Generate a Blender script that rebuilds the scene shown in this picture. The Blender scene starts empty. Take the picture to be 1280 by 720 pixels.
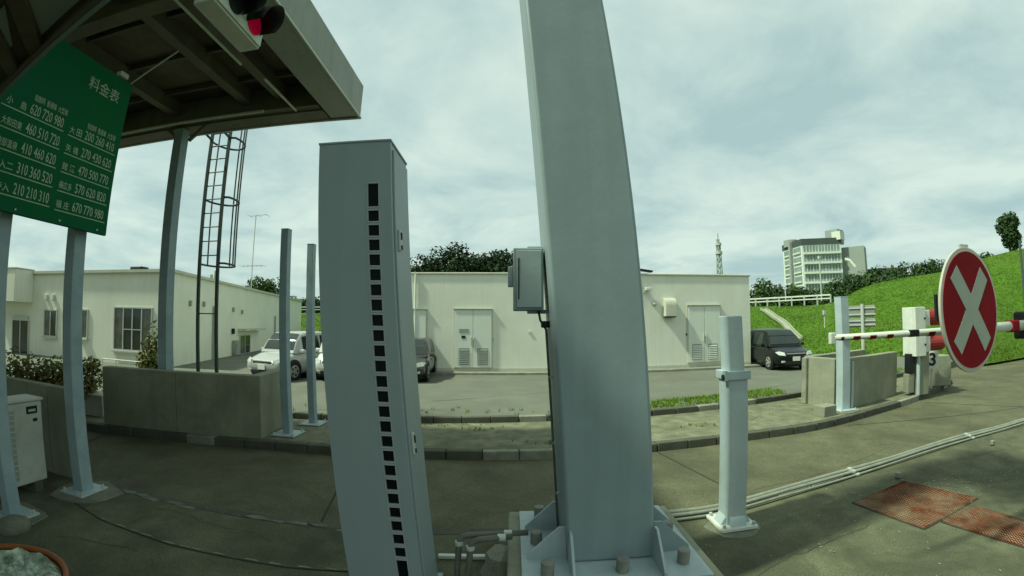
import bpy, math, random
import numpy as np
from mathutils import Vector, Matrix
random.seed(7); RNG = np.random.default_rng(7)
C = bpy.context.scene.collection
R = math.radians
sc = bpy.context.scene

# ------------------------------------------------------------------ camera (wide, barrel-distorting dash-camera lens)
H = 2.1                                   # lens height above the traffic islands
F, K3, PITCH = 549.0, 0.083, R(4.58)      # pixels (1280 wide), cubic term, tilt up
cd = bpy.data.cameras.new('camera'); cam = bpy.data.objects.new('camera', cd); C.objects.link(cam)
cam.location = (0, 0, H); cam.rotation_euler = (R(90) + PITCH, 0, 0)
cd.type = 'PANO'; cd.sensor_width = 36; cd.sensor_height = 20.25; cd.clip_start = 0.05; cd.clip_end = 3000
_th = np.linspace(0.001, 1.22, 200); _r = F * (_th + K3 * _th**3) * 36 / 1280
_k = np.linalg.lstsq(np.stack([_r, _r**2, _r**3, _r**4], 1), _th, rcond=None)[0]
cy = cd; cy.panorama_type = 'FISHEYE_LENS_POLYNOMIAL'; cy.fisheye_fov = math.pi
cy.fisheye_polynomial_k0 = 0
cy.fisheye_polynomial_k1, cy.fisheye_polynomial_k2, cy.fisheye_polynomial_k3, cy.fisheye_polynomial_k4 = [-float(v) for v in _k]
sc.camera = cam

# ------------------------------------------------------------------ sky, sun, exposure
SUN_EL = R(54); SUN_DIR = Vector((0.975 * math.cos(SUN_EL), 0.222 * math.cos(SUN_EL), -math.sin(SUN_EL)))
TINT = (0.80, 1.0, 0.92)                  # everything is seen through greenish laminated glass
w = bpy.data.worlds.new('World'); sc.world = w; w.use_nodes = True
nt = w.node_tree; nt.nodes.clear()
def N(t, **kw):
    n = nt.nodes.new(t)
    for k, v in kw.items(): setattr(n, k, v)
    return n
def lk(a, b): nt.links.new(a, b)
out = N('ShaderNodeOutputWorld'); bg = N('ShaderNodeBackground'); bg.inputs[1].default_value = 0.1
sky = N('ShaderNodeTexSky', sky_type='NISHITA', sun_disc=False, sun_elevation=SUN_EL, sun_rotation=math.atan2(-SUN_DIR.x, -SUN_DIR.y), dust_density=3.0)
tc = N('ShaderNodeTexCoord'); sep = N('ShaderNodeSeparateXYZ'); lk(tc.outputs['Generated'], sep.inputs[0])
zz = N('ShaderNodeMath', operation='MAXIMUM'); lk(sep.outputs[2], zz.inputs[0]); zz.inputs[1].default_value = 0.0
za = N('ShaderNodeMath', operation='ADD'); lk(zz.outputs[0], za.inputs[0]); za.inputs[1].default_value = 0.16
dx = N('ShaderNodeMath', operation='DIVIDE'); lk(sep.outputs[0], dx.inputs[0]); lk(za.outputs[0], dx.inputs[1])
dy = N('ShaderNodeMath', operation='DIVIDE'); lk(sep.outputs[1], dy.inputs[0]); lk(za.outputs[0], dy.inputs[1])
cmb = N('ShaderNodeCombineXYZ'); lk(dx.outputs[0], cmb.inputs[0]); lk(dy.outputs[0], cmb.inputs[1])
no = N('ShaderNodeTexNoise'); no.inputs['Scale'].default_value = 1.15; no.inputs['Detail'].default_value = 7; no.inputs['Roughness'].default_value = 0.58; no.inputs['Distortion'].default_value = 0.35
lk(cmb.outputs[0], no.inputs['Vector'])
rp = N('ShaderNodeValToRGB'); rp.color_ramp.elements[0].position = 0.36; rp.color_ramp.elements[0].color = (5.2, 5.9, 6.3, 1)
rp.color_ramp.elements[1].position = 0.62; rp.color_ramp.elements[1].color = (8.7, 8.5, 8.2, 1)
lk(no.outputs['Fac'], rp.inputs[0])
mx = N('ShaderNodeMixRGB'); mx.inputs[0].default_value = 0.88; lk(sky.outputs[0], mx.inputs[1]); lk(rp.outputs[0], mx.inputs[2])
tn = N('ShaderNodeMixRGB', blend_type='MULTIPLY'); tn.inputs[0].default_value = 1; tn.inputs[2].default_value = (*TINT, 1)
lk(mx.outputs[0], tn.inputs[1]); lk(tn.outputs[0], bg.inputs[0]); lk(bg.outputs[0], out.inputs[0])
sd = bpy.data.lights.new('sun', 'SUN'); sd.energy = 5.0; sd.angle = R(3); sd.color = (0.88, 1.0, 0.78)
sun = bpy.data.objects.new('sun', sd); C.objects.link(sun); sun.rotation_euler = SUN_DIR.to_track_quat('-Z', 'Y').to_euler(); sun.location = (-20, -6, 30)
vs = sc.view_settings; vs.view_transform = 'Standard'; vs.look = 'None'; vs.gamma = 1; vs.exposure = 0.1; vs.use_curve_mapping = False

# ------------------------------------------------------------------ pixel -> ray helpers (a pixel gives a direction; the depth comes from ground / wall)
def ray(px, py):
    u, v = px - 640, 360 - py; r = math.hypot(u, v) / F; th = r
    for _ in range(20): th -= (th + K3 * th**3 - r) / (1 + 3 * K3 * th**2)
    s = math.sin(th) / max(r * F, 1e-9)
    c = Vector((u * s, v * s, -math.cos(th)))
    return Matrix.Rotation(R(90) + PITCH, 3, 'X') @ c
def gp(px, py, z=0.0):
    d = ray(px, py); return Vector((0, 0, H)) + d * ((z - H) / d.z)
def atY(px, py, Y):
    d = ray(px, py); return Vector((0, 0, H)) + d * (Y / d.y)
def atD(px, py, D):
    d = ray(px, py); return Vector((0, 0, H)) + d * (D / math.hypot(d.x, d.y))
def onpl(px, py, p0, n):
    d = ray(px, py); o = Vector((0, 0, H)); return o + d * ((Vector(p0) - o).dot(Vector(n)) / d.dot(Vector(n)))

# ------------------------------------------------------------------ materials
MATS = {}
def mat(name, col, rough=0.7, var=0.12, scale=3.0, bump=0.0, bscale=40.0, metal=0.0, stain=None, stain_amt=0.0, stain_scale=0.7, spec=0.3, streak=0.0, coat=0.0, detail=6, emit=None, fine=0.0):
    """Principled paint / concrete with object-space noise for tone, patches of stain, fine relief and vertical run-off streaks."""
    m = bpy.data.materials.new(name); m.use_nodes = True; t = m.node_tree; nd = t.nodes; b = nd['Principled BSDF']; L = t.links.new
    b.inputs['Roughness'].default_value = rough; b.inputs['Metallic'].default_value = metal; b.inputs['Specular IOR Level'].default_value = spec
    b.inputs['Coat Weight'].default_value = coat; b.inputs['Coat Roughness'].default_value = 0.08
    geo = nd.new('ShaderNodeNewGeometry')
    n1 = nd.new('ShaderNodeTexNoise'); n1.inputs['Scale'].default_value = scale; n1.inputs['Detail'].default_value = detail; n1.inputs['Roughness'].default_value = 0.62
    L(geo.outputs['Position'], n1.inputs['Vector'])
    cr = nd.new('ShaderNodeValToRGB'); e = cr.color_ramp.elements
    e[0].position = 0.3; e[1].position = 0.7
    e[0].color = (*[c * (1 - var) for c in col], 1); e[1].color = (*[min(1, c * (1 + var)) for c in col], 1)
    L(n1.outputs['Fac'], cr.inputs[0]); cur = cr.outputs[0]
    if fine:
        n4 = nd.new('ShaderNodeTexNoise'); n4.inputs['Scale'].default_value = 70; n4.inputs['Detail'].default_value = 3; L(geo.outputs['Position'], n4.inputs['Vector'])
        f4 = nd.new('ShaderNodeMapRange'); f4.inputs[1].default_value = 0.3; f4.inputs[2].default_value = 0.7; f4.inputs[3].default_value = 1 - fine; f4.inputs[4].default_value = 1 + fine; L(n4.outputs['Fac'], f4.inputs[0])
        m4 = nd.new('ShaderNodeVectorMath'); m4.operation = 'SCALE'; L(cur, m4.inputs[0]); L(f4.outputs[0], m4.inputs['Scale']); cur = m4.outputs[0]
    if stain is not None:
        n2 = nd.new('ShaderNodeTexNoise'); n2.inputs['Scale'].default_value = stain_scale; n2.inputs['Detail'].default_value = 8; n2.inputs['Roughness'].default_value = 0.7; n2.inputs['Distortion'].default_value = 0.6
        L(geo.outputs['Position'], n2.inputs['Vector'])
        r2 = nd.new('ShaderNodeValToRGB'); r2.color_ramp.elements[0].position = 0.42; r2.color_ramp.elements[1].position = 0.66
        L(n2.outputs['Fac'], r2.inputs[0])
        ml = nd.new('ShaderNodeMath'); ml.operation = 'MULTIPLY'; ml.inputs[1].default_value = stain_amt; L(r2.outputs[0], ml.inputs[0])
        mm = nd.new('ShaderNodeMixRGB'); mm.inputs[2].default_value = (*stain, 1); L(ml.outputs[0], mm.inputs[0]); L(cur, mm.inputs[1]); cur = mm.outputs[0]
    if streak:
        mp = nd.new('ShaderNodeMapping'); mp.inputs['Scale'].default_value = (9, 9, 0.35); L(geo.outputs['Position'], mp.inputs[0])
        n3 = nd.new('ShaderNodeTexNoise'); n3.inputs['Scale'].default_value = 1.0; n3.inputs['Detail'].default_value = 5; L(mp.outputs[0], n3.inputs['Vector'])
        r3 = nd.new('ShaderNodeValToRGB'); r3.color_ramp.elements[0].position = 0.45; r3.color_ramp.elements[1].position = 0.75
        r3.color_ramp.elements[0].color = (0, 0, 0, 1); r3.color_ramp.elements[1].color = (streak,) * 3 + (1,)
        L(n3.outputs['Fac'], r3.inputs[0])
        m3 = nd.new('ShaderNodeMixRGB'); m3.inputs[2].default_value = (*[c * 0.45 for c in col], 1); L(r3.outputs[0], m3.inputs[0]); L(cur, m3.inputs[1]); cur = m3.outputs[0]
    L(cur, b.inputs['Base Color'])
    if bump:
        nb = nd.new('ShaderNodeTexNoise'); nb.inputs['Scale'].default_value = bscale; nb.inputs['Detail'].default_value = 5; L(geo.outputs['Position'], nb.inputs['Vector'])
        bp = nd.new('ShaderNodeBump'); bp.inputs['Strength'].default_value = bump; bp.inputs['Distance'].default_value = 0.02; L(nb.outputs['Fac'], bp.inputs['Height']); L(bp.outputs[0], b.inputs['Normal'])
    if emit:
        b.inputs['Emission Color'].default_value = (*emit[0], 1); b.inputs['Emission Strength'].default_value = emit[1]
    MATS[name] = m; return m
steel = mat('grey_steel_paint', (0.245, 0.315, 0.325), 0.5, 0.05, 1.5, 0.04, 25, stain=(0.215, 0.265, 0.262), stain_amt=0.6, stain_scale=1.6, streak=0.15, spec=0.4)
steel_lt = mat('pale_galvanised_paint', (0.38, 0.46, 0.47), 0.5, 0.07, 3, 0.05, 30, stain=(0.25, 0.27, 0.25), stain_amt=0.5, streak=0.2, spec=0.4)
steel_blue = mat('chipped_blue_grey_paint', (0.22, 0.30, 0.325), 0.55, 0.1, 4, 0.08, 30, stain=(0.33, 0.37, 0.36), stain_amt=0.6, stain_scale=3.5, spec=0.4)
cabm = mat('cabinet_grey_paint', (0.262, 0.318, 0.325), 0.45, 0.035, 1.2, 0.02, 40, stain=(0.225, 0.275, 0.28), stain_amt=0.4, stain_scale=1.5, streak=0.1, spec=0.4)
dark = mat('dark_void', (0.008, 0.012, 0.012), 0.3, 0.1, 5)
smoked = mat('smoked_acrylic', (0.005, 0.009, 0.010), 0.35, 0.1, 5, spec=0.12)
capm = mat('cement_cap', (0.22, 0.22, 0.19), 0.8, 0.15, 12, 0.2, 60)
conc_lane = mat('lane_concrete', (0.108, 0.106, 0.060), 0.88, 0.24, 1.6, 0.6, 38, stain=(0.058, 0.055, 0.030), stain_amt=0.8, stain_scale=0.5, fine=0.4)
conc_isl = mat('island_concrete', (0.105, 0.108, 0.062), 0.9, 0.32, 2.2, 0.7, 30, stain=(0.046, 0.048, 0.028), stain_amt=0.85, stain_scale=0.9, fine=0.42)
conc_strip = mat('rough_island_concrete', (0.165, 0.162, 0.102), 0.9, 0.4, 3.2, 0.6, 25, stain=(0.085, 0.095, 0.055), stain_amt=0.7, stain_scale=1.3, fine=0.22)
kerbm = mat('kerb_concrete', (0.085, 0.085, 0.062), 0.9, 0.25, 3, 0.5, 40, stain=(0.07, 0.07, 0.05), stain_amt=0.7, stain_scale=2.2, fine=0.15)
kerblt = mat('pale_kerb_concrete', (0.24, 0.24, 0.185), 0.9, 0.2, 3, 0.5, 40, stain=(0.12, 0.12, 0.085), stain_amt=0.6, stain_scale=2.2, fine=0.15)
wallc = mat('parapet_concrete', (0.26, 0.265, 0.19), 0.88, 0.14, 1.6, 0.35, 30, stain=(0.15, 0.16, 0.11), stain_amt=0.6, stain_scale=1.1, streak=0.22, fine=0.1)
lotm = mat('car_park_asphalt', (0.135, 0.141, 0.108), 0.9, 0.14, 0.8, 0.4, 60, stain=(0.108, 0.112, 0.086), stain_amt=0.6, stain_scale=0.5, fine=0.18)
earth = mat('earth', (0.09, 0.10, 0.045), 0.95, 0.3, 0.4, 0.4, 10, stain=(0.05, 0.09, 0.02), stain_amt=0.8)
cream = mat('cream_render', (0.72, 0.73, 0.62), 0.85, 0.04, 0.8, 0.1, 60, stain=(0.62, 0.62, 0.50), stain_amt=0.5, stain_scale=0.35, streak=0.10)
creamd = mat('cream_paint_door', (0.66, 0.69, 0.60), 0.6, 0.04, 1.5, streak=0.1)
trimm = mat('roof_trim', (0.50, 0.50, 0.40), 0.6, 0.08, 1.0, streak=0.2)
greyv = mat('grey_louvre', (0.27, 0.30, 0.26), 0.6, 0.08, 5)
gasket = mat('dark_joint', (0.035, 0.035, 0.025), 0.9, 0.2, 8)
alu = mat('aluminium_frame', (0.45, 0.46, 0.42), 0.4, 0.05, 4, spec=0.5)
glass = mat('window_glass', (0.022, 0.030, 0.026), 0.06, 0.15, 1, spec=0.6)
curtain = mat('curtained_glass', (0.10, 0.105, 0.085), 0.12, 0.4, 4, spec=0.5, streak=0.5)
grassm = mat('grass_bank', (0.066, 0.134, 0.014), 0.95, 0.16, 0.5, 0.6, 6, stain=(0.085, 0.120, 0.020), stain_amt=0.7, stain_scale=0.16, spec=0.1, fine=0.2)
bladem = mat('grass_blades', (0.072, 0.145, 0.016), 0.9, 0.2, 0.35, spec=0.1)
bladel = mat('verge_blades', (0.12, 0.20, 0.02), 0.9, 0.35, 2.0, spec=0.1)
leafd = mat('dark_leaves', (0.030, 0.058, 0.018), 0.85, 0.45, 0.7, spec=0.2)
leafk = mat('very_dark_leaves', (0.020, 0.038, 0.014), 0.85, 0.5, 0.5, spec=0.15)
leafm = mat('mid_leaves', (0.050, 0.085, 0.022), 0.85, 0.45, 0.8, spec=0.2)
leafs = mat('shrub_leaves', (0.11, 0.15, 0.045), 0.8, 0.5, 5, stain=(0.24, 0.15, 0.04), stain_amt=0.75, stain_scale=4, spec=0.2)
bark = mat('bark', (0.06, 0.05, 0.035), 0.95, 0.3, 6)
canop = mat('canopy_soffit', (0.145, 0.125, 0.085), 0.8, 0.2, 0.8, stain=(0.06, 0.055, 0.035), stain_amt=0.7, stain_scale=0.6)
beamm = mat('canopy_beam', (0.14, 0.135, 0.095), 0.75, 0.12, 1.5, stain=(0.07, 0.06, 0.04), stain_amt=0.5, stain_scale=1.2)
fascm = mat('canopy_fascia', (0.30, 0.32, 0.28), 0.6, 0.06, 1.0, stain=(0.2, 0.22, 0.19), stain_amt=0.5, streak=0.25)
edgem = mat('bare_metal_edge', (0.5, 0.53, 0.46), 0.45, 0.1, 5)
signg = mat('sign_green', (0.004, 0.105, 0.034), 0.7, 0.08, 1.5, stain=(0.005, 0.085, 0.045), stain_amt=0.5, spec=0.10)
letter = mat('sign_lettering', (0.33, 0.42, 0.29), 0.5, 0.1, 10)
ladm = mat('dark_green_steel', (0.055, 0.075, 0.065), 0.6, 0.2, 8)
whitep = mat('white_paint', (0.62, 0.64, 0.56), 0.5, 0.06, 4, stain=(0.42, 0.43, 0.36), stain_amt=0.4, stain_scale=3, streak=0.15)
acw = mat('ivory_enamel', (0.46, 0.47, 0.40), 0.5, 0.06, 3, stain=(0.22, 0.22, 0.17), stain_amt=0.4, stain_scale=2)
redp = mat('red_paint', (0.20, 0.007, 0.012), 0.75, 0.15, 4, spec=0.08, stain=(0.15, 0.009, 0.012), stain_amt=0.5, stain_scale=2)
crossm = mat('retroreflective_white', (0.30, 0.33, 0.28), 0.55, 0.08, 4)
rimm = mat('disc_rim', (0.46, 0.43, 0.36), 0.5, 0.1, 6)
redvis = mat('faded_red_visor', (0.27, 0.028, 0.025), 0.6, 0.2, 6)
blackp = mat('black_plastic', (0.012, 0.014, 0.013), 0.5, 0.2, 5)
redlens = mat('red_lens', (0.36, 0.006, 0.03), 0.25, 0.2, 30, emit=((0.7, 0.0, 0.05), 0.12))
orange = mat('orange_plastic', (0.25, 0.075, 0.02), 0.45, 0.12, 8)
bagm = mat('clear_bag_rubbish', (0.30, 0.36, 0.26), 0.25, 0.9, 14, 0.8, 18, stain=(0.05, 0.09, 0.05), stain_amt=0.9, stain_scale=9, spec=0.6)
rubber = mat('grey_flexible_conduit', (0.13, 0.135, 0.105), 0.6, 0.2, 8, 0.3, 90)
ductm = mat('cable_pipe', (0.23, 0.245, 0.19), 0.55, 0.15, 6, stain=(0.13, 0.13, 0.1), stain_amt=0.5, stain_scale=4)
blackcar = mat('black_car_paint', (0.006, 0.008, 0.008), 0.22, 0.1, 2, spec=0.3, coat=0.15)
darkcar = mat('dark_grey_car_paint', (0.045, 0.045, 0.04), 0.2, 0.1, 2, spec=0.5, coat=0.5)
whitecar = mat('white_car_paint', (0.62, 0.62, 0.58), 0.25, 0.03, 2, spec=0.5, coat=0.4)
silver = mat('silver_car_paint', (0.36, 0.37, 0.35), 0.25, 0.03, 2, spec=0.5, coat=0.4)
tyre = mat('tyre', (0.012, 0.012, 0.012), 0.85, 0.2, 8)
rimc = mat('alloy_rim', (0.45, 0.45, 0.42), 0.3, 0.1, 8, metal=0.6)
lamp = mat('headlamp', (0.50, 0.52, 0.48), 0.12, 0.3, 12, spec=0.6)
platew = mat('number_plate', (0.6, 0.62, 0.56), 0.5, 0.1, 20)
platey = mat('yellow_number_plate', (0.55, 0.42, 0.03), 0.5, 0.1, 20)
aptw = mat('apartment_wall', (0.60, 0.63, 0.59), 0.85, 0.05, 0.1)
aptd = mat('apartment_wall_grey', (0.27, 0.29, 0.27), 0.85, 0.06, 0.1)
aptg = mat('apartment_glass', (0.20, 0.25, 0.24), 0.25, 0.3, 0.15)
aptdk = mat('apartment_dark', (0.06, 0.075, 0.07), 0.6, 0.1, 0.3)
galv = mat('galvanised', (0.42, 0.44, 0.40), 0.5, 0.1, 5)
signback = mat('sign_back', (0.23, 0.25, 0.21), 0.6, 0.15, 3, stain=(0.15, 0.16, 0.13), stain_amt=0.6, stain_scale=2)
panelm = mat('translucent_awning_panel', (0.34, 0.38, 0.34), 0.6, 0.08, 2)
slotm = mat('window_surround', (0.36, 0.37, 0.37), 0.5, 0.05, 5)
chutem = mat('pale_chute_concrete', (0.29, 0.31, 0.22), 0.9, 0.15, 1.0)
padm = mat('mortar', (0.165, 0.17, 0.122), 0.9, 0.25, 5, 0.4, 40, stain=(0.09, 0.092, 0.065), stain_amt=0.7, stain_scale=3, fine=0.2)
def rust_plate():
    m = mat('rusty_chequer_plate', (0.080, 0.018, 0.006), 0.9, 0.4, 5, spec=0.05, stain=(0.24, 0.21, 0.14), stain_amt=0.5, stain_scale=1.4, fine=0.25)
    return m
rusty = rust_plate()
rust_tread = mat('worn_tread_metal', (0.15, 0.055, 0.025), 0.85, 0.4, 5, spec=0.08, stain=(0.40, 0.35, 0.24), stain_amt=0.95, stain_scale=2.6)

# ------------------------------------------------------------------ mesh helpers
class MB:
    def __init__(s): s.v = []; s.f = []
    def add(s, vs, fs):
        o = len(s.v); s.v += [tuple(v) for v in vs]; s.f += [tuple(i + o for i in f) for f in fs]; return s
    def box(s, c, d, rz=0.0):
        x, y, z = (k / 2 for k in d); cs, sn = math.cos(rz), math.sin(rz)
        P = [(i * x, j * y, k * z) for k in (-1, 1) for j in (-1, 1) for i in (-1, 1)]
        return s.add([(c[0] + p[0] * cs - p[1] * sn, c[1] + p[0] * sn + p[1] * cs, c[2] + p[2]) for p in P],
                     [(0, 2, 3, 1), (4, 5, 7, 6), (0, 1, 5, 4), (2, 6, 7, 3), (0, 4, 6, 2), (1, 3, 7, 5)])
    def bar(s, a, b, w_, h_, up=(0, 0, 1)):
        a, b = Vector(a), Vector(b); d = (b - a).normalized(); u = Vector(up)
        if abs(d.dot(u)) > 0.95: u = Vector((1, 0, 0))
        sx = d.cross(u).normalized() * w_ / 2; sz = sx.cross(d).normalized() * h_ / 2
        P = [a - sx - sz, a + sx - sz, a + sx + sz, a - sx + sz, b - sx - sz, b + sx - sz, b + sx + sz, b - sx + sz]
        return s.add(P, [(0, 1, 2, 3), (7, 6, 5, 4), (0, 4, 5, 1), (1, 5, 6, 2), (2, 6, 7, 3), (3, 7, 4, 0)])
    def tube(s, pts, r, n=10, cap=True):
        pts = [Vector(p) for p in pts]; rings = []; rr = r if isinstance(r, (list, tuple)) else [r] * len(pts)
        prev = None
        for i, p in enumerate(pts):
            d = (pts[min(i + 1, len(pts) - 1)] - pts[max(i - 1, 0)]).normalized()
            if prev is None:
                u = Vector((0, 0, 1)) if abs(d.z) < 0.9 else Vector((1, 0, 0)); sx = d.cross(u).normalized()
            else: sx = (prev - d * prev.dot(d)).normalized()
            prev = sx; sy = d.cross(sx)
            rings.append([p + (sx * math.cos(2 * math.pi * k / n) + sy * math.sin(2 * math.pi * k / n)) * rr[i] for k in range(n)])
        v = [q for ring in rings for q in ring]; f = []
        for i in range(len(pts) - 1):
            for k in range(n): f.append((i * n + k, i * n + (k + 1) % n, (i + 1) * n + (k + 1) % n, (i + 1) * n + k))
        if cap: f.append(tuple(range(n - 1, -1, -1))); f.append(tuple((len(pts) - 1) * n + k for k in range(n)))
        return s.add(v, f)
    def prism(s, poly, z0, z1):
        n = len(poly); v = [(p[0], p[1], z0) for p in poly] + [(p[0], p[1], z1) for p in poly]
        return s.add(v, [tuple(range(n - 1, -1, -1)), tuple(range(n, 2 * n))] + [(i, (i + 1) % n, n + (i + 1) % n, n + i) for i in range(n)])
    def ext(s, poly3, off):
        """extrude a planar 3-D polygon by a vector"""
        n = len(poly3); off = Vector(off); v = [Vector(p) for p in poly3]; v += [p + off for p in v]
        return s.add(v, [tuple(range(n - 1, -1, -1)), tuple(range(n, 2 * n))] + [(i, (i + 1) % n, n + (i + 1) % n, n + i) for i in range(n)])
    def build(s, name, m, parent=None, bev=0.0, lean=None, smooth=False, local=False, seg=2):
        v = s.v
        if lean: v = [(p[0] + lean[1] * (p[2] - lean[0]), p[1], p[2]) for p in v]
        if parent is not None and not local:
            o = parent['_o'] if '_o' in parent else (0, 0, 0)
            v = [(p[0] - o[0], p[1] - o[1], p[2] - o[2]) for p in v]
        me = bpy.data.meshes.new(name); me.from_pydata([tuple(p) for p in v], [], s.f); me.update()
        ob = bpy.data.objects.new(name, me); C.objects.link(ob); me.materials.append(m)
        if parent is not None: ob.parent = parent; ob['_o'] = tuple(parent['_o']) if '_o' in parent else (0, 0, 0)
        if bev:
            bm = ob.modifiers.new('bevel', 'BEVEL'); bm.width = bev; bm.segments = seg; bm.limit_method = 'ANGLE'; bm.angle_limit = R(40)
            for p in me.polygons: p.use_smooth = True
            wn = ob.modifiers.new('wn', 'WEIGHTED_NORMAL'); wn.keep_sharp = False
        if smooth:
            for p in me.polygons: p.use_smooth = True
        return ob
def tag(o, label, cat=None, group=None, kind=None):
    if label: o['label'] = label
    if cat: o['category'] = cat
    if group: o['group'] = group
    if kind: o['kind'] = kind
    return o
def T(name, label, cat, loc=(0, 0, 0), group=None, rz=0.0):
    o = bpy.data.objects.new(name, None); C.objects.link(o); o.location = loc; o.rotation_euler = (0, 0, rz); o.empty_display_size = 0.2
    o['_o'] = tuple(loc); return tag(o, label, cat, group)
def share(src, parent, loc, rz=0.0, name=None):
    """another piece that shares SRC's mesh (SRC's mesh is built round its own origin)"""
    o = src.copy(); C.objects.link(o); o.parent = parent; o.location = loc; o.rotation_euler = (0, 0, rz)
    if name: o.name = name
    return o
def struct(ob): ob['kind'] = 'structure'; return ob
SH = -0.21                                 # posts near the camera stand a little out of plumb: slope = SH / distance
def lean_at(p): return SH / math.hypot(p[0], p[1])

# ------------------------------------------------------------------ ground, lanes, islands
struct(MB().add([(-1500, -1500, -0.26), (1500, -1500, -0.26), (1500, 1500, -0.26), (-1500, 1500, -0.26)], [(0, 1, 2, 3)]).build('ground', earth))
lane = struct(MB().add([(-45, -8, -0.15), (70, -8, -0.15), (70, 34, -0.15), (-45, 34, -0.15)], [(0, 1, 2, 3)]).build('lane_road', conc_lane))
lane['_o'] = (0, 0, 0)
def smooth_poly(P, n=6):
    o = []
    P = [Vector((*p, 0)) for p in P]
    for i in range(len(P) - 1):
        p0, p1, p2, p3 = P[max(i - 1, 0)], P[i], P[i + 1], P[min(i + 2, len(P) - 1)]
        for k in range(n):
            t = k / n; o.append(0.5 * ((2 * p1) + (p2 - p0) * t + (2 * p0 - 5 * p1 + 4 * p2 - p3) * t * t + (3 * p1 - p0 - 3 * p2 + p3) * t**3))
    o.append(P[-1]); return [(q.x, q.y) for q in o]
front = smooth_poly([(-16, 5.6), (-8.1, 6.42), (-4.3, 6.92), (0.6, 7.13), (4.3, 7.52), (6.2, 7.72), (8.4, 8.3), (10.6, 8.98), (13.6, 10.2), (14.5, 10.85), (14.7, 11.5)])
backk = smooth_poly([(-16, 7.95), (-8, 8.5), (-1.7, 9.05), (0.85, 9.32), (3.2, 9.55), (4.94, 9.85), (7.7, 10.5), (11, 11.4), (14.7, 12.5)])
near_far = smooth_poly([(-16, 4.0), (-6, 4.18), (-1.8, 4.22), (1.6, 4.45), (2.4, 4.53), (3.5, 4.80), (5.1, 5.08), (7.3, 5.36), (9.5, 5.42), (16, 5.6), (30, 5.6)])
def offset(pl, d):
    o = []
    for i, p in enumerate(pl):
        a, b = Vector(pl[max(i - 1, 0)]), Vector(pl[min(i + 1, len(pl) - 1)]); t = (b - a).normalized(); o.append((p[0] - t.y * d, p[1] + t.x * d))
    return o
def walk(pl, step):
    """points every STEP metres along a polyline: (x, y, angle)"""
    L = [0.0]
    for a, b in zip(pl, pl[1:]): L.append(L[-1] + math.hypot(b[0] - a[0], b[1] - a[1]))
    o = []; s = step / 2; i = 0
    while s < L[-1] - step / 2:
        while L[i + 1] < s: i += 1
        t = (s - L[i]) / (L[i + 1] - L[i]); a, b = pl[i], pl[i + 1]
        o.append((a[0] + (b[0] - a[0]) * t, a[1] + (b[1] - a[1]) * t, math.atan2(b[1] - a[1], b[0] - a[0]))); s += step
    return o
def kerb(parent, pl, inset, top, m1, m2=None, step=0.6, wd=0.15, x0=-99, x1=99):
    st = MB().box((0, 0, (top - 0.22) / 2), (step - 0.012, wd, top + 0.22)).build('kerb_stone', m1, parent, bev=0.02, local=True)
    first = True; oo = Vector(parent['_o'])
    for x, y, a in walk(offset(pl, inset), step):
        if not (x0 < x < x1): continue
        l = (x - oo.x, y - oo.y, random.uniform(-0.006, 0.004) - oo.z)
        if first: st.location = l; st.rotation_euler = (0, 0, a); first = False
        else:
            k = share(st, parent, l, a + random.uniform(-0.012, 0.012), 'kerb_stone')
            if m2 and random.random() < 0.12:
                k.material_slots[0].link = 'OBJECT'; k.material_slots[0].material = m2
mid = struct(MB().prism(offset(front, 0.145) + backk[::-1], -0.24, 0.0).build('mid_traffic_island', conc_strip)); mid['_o'] = (0, 0, 0)
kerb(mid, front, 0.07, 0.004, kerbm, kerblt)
near = struct(MB().prism([(-16, 1.5)] + [(30, 1.5)] + offset(near_far, -0.16)[::-1], -0.24, 0.0).build('near_traffic_island', conc_isl)); near['_o'] = (0, 0, 0)
kerb(near, near_far, -0.08, 0.003, kerbm, kerblt, x1=12)
lot = struct(MB().prism(offset(backk, 0.14) + [(22, 14.5), (40, 20), (40, 36), (-50, 36), (-50, 8.2)], -0.24, 0.12).build('car_park', lotm)); lot['_o'] = (0, 0, 0)
kerb(lot, backk, 0.07, 0.135, kerbm, kerblt)
# joint lines cut across the lane slab
for i, (a, b) in enumerate([((2.50, 7.30), (3.05, 4.55)), ((10.6, 8.7), (12.6, 5.6)), ((-7.6, 6.3), (-7.0, 4.3)), ((-2.6, 6.9), (-2.1, 4.4)), ((7.0, 7.75), (11.8, 6.6))]):
    MB().bar((*a, -0.1475), (*b, -0.1475), 0.028, 0.003).build('expansion_joint', gasket, lane)
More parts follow.
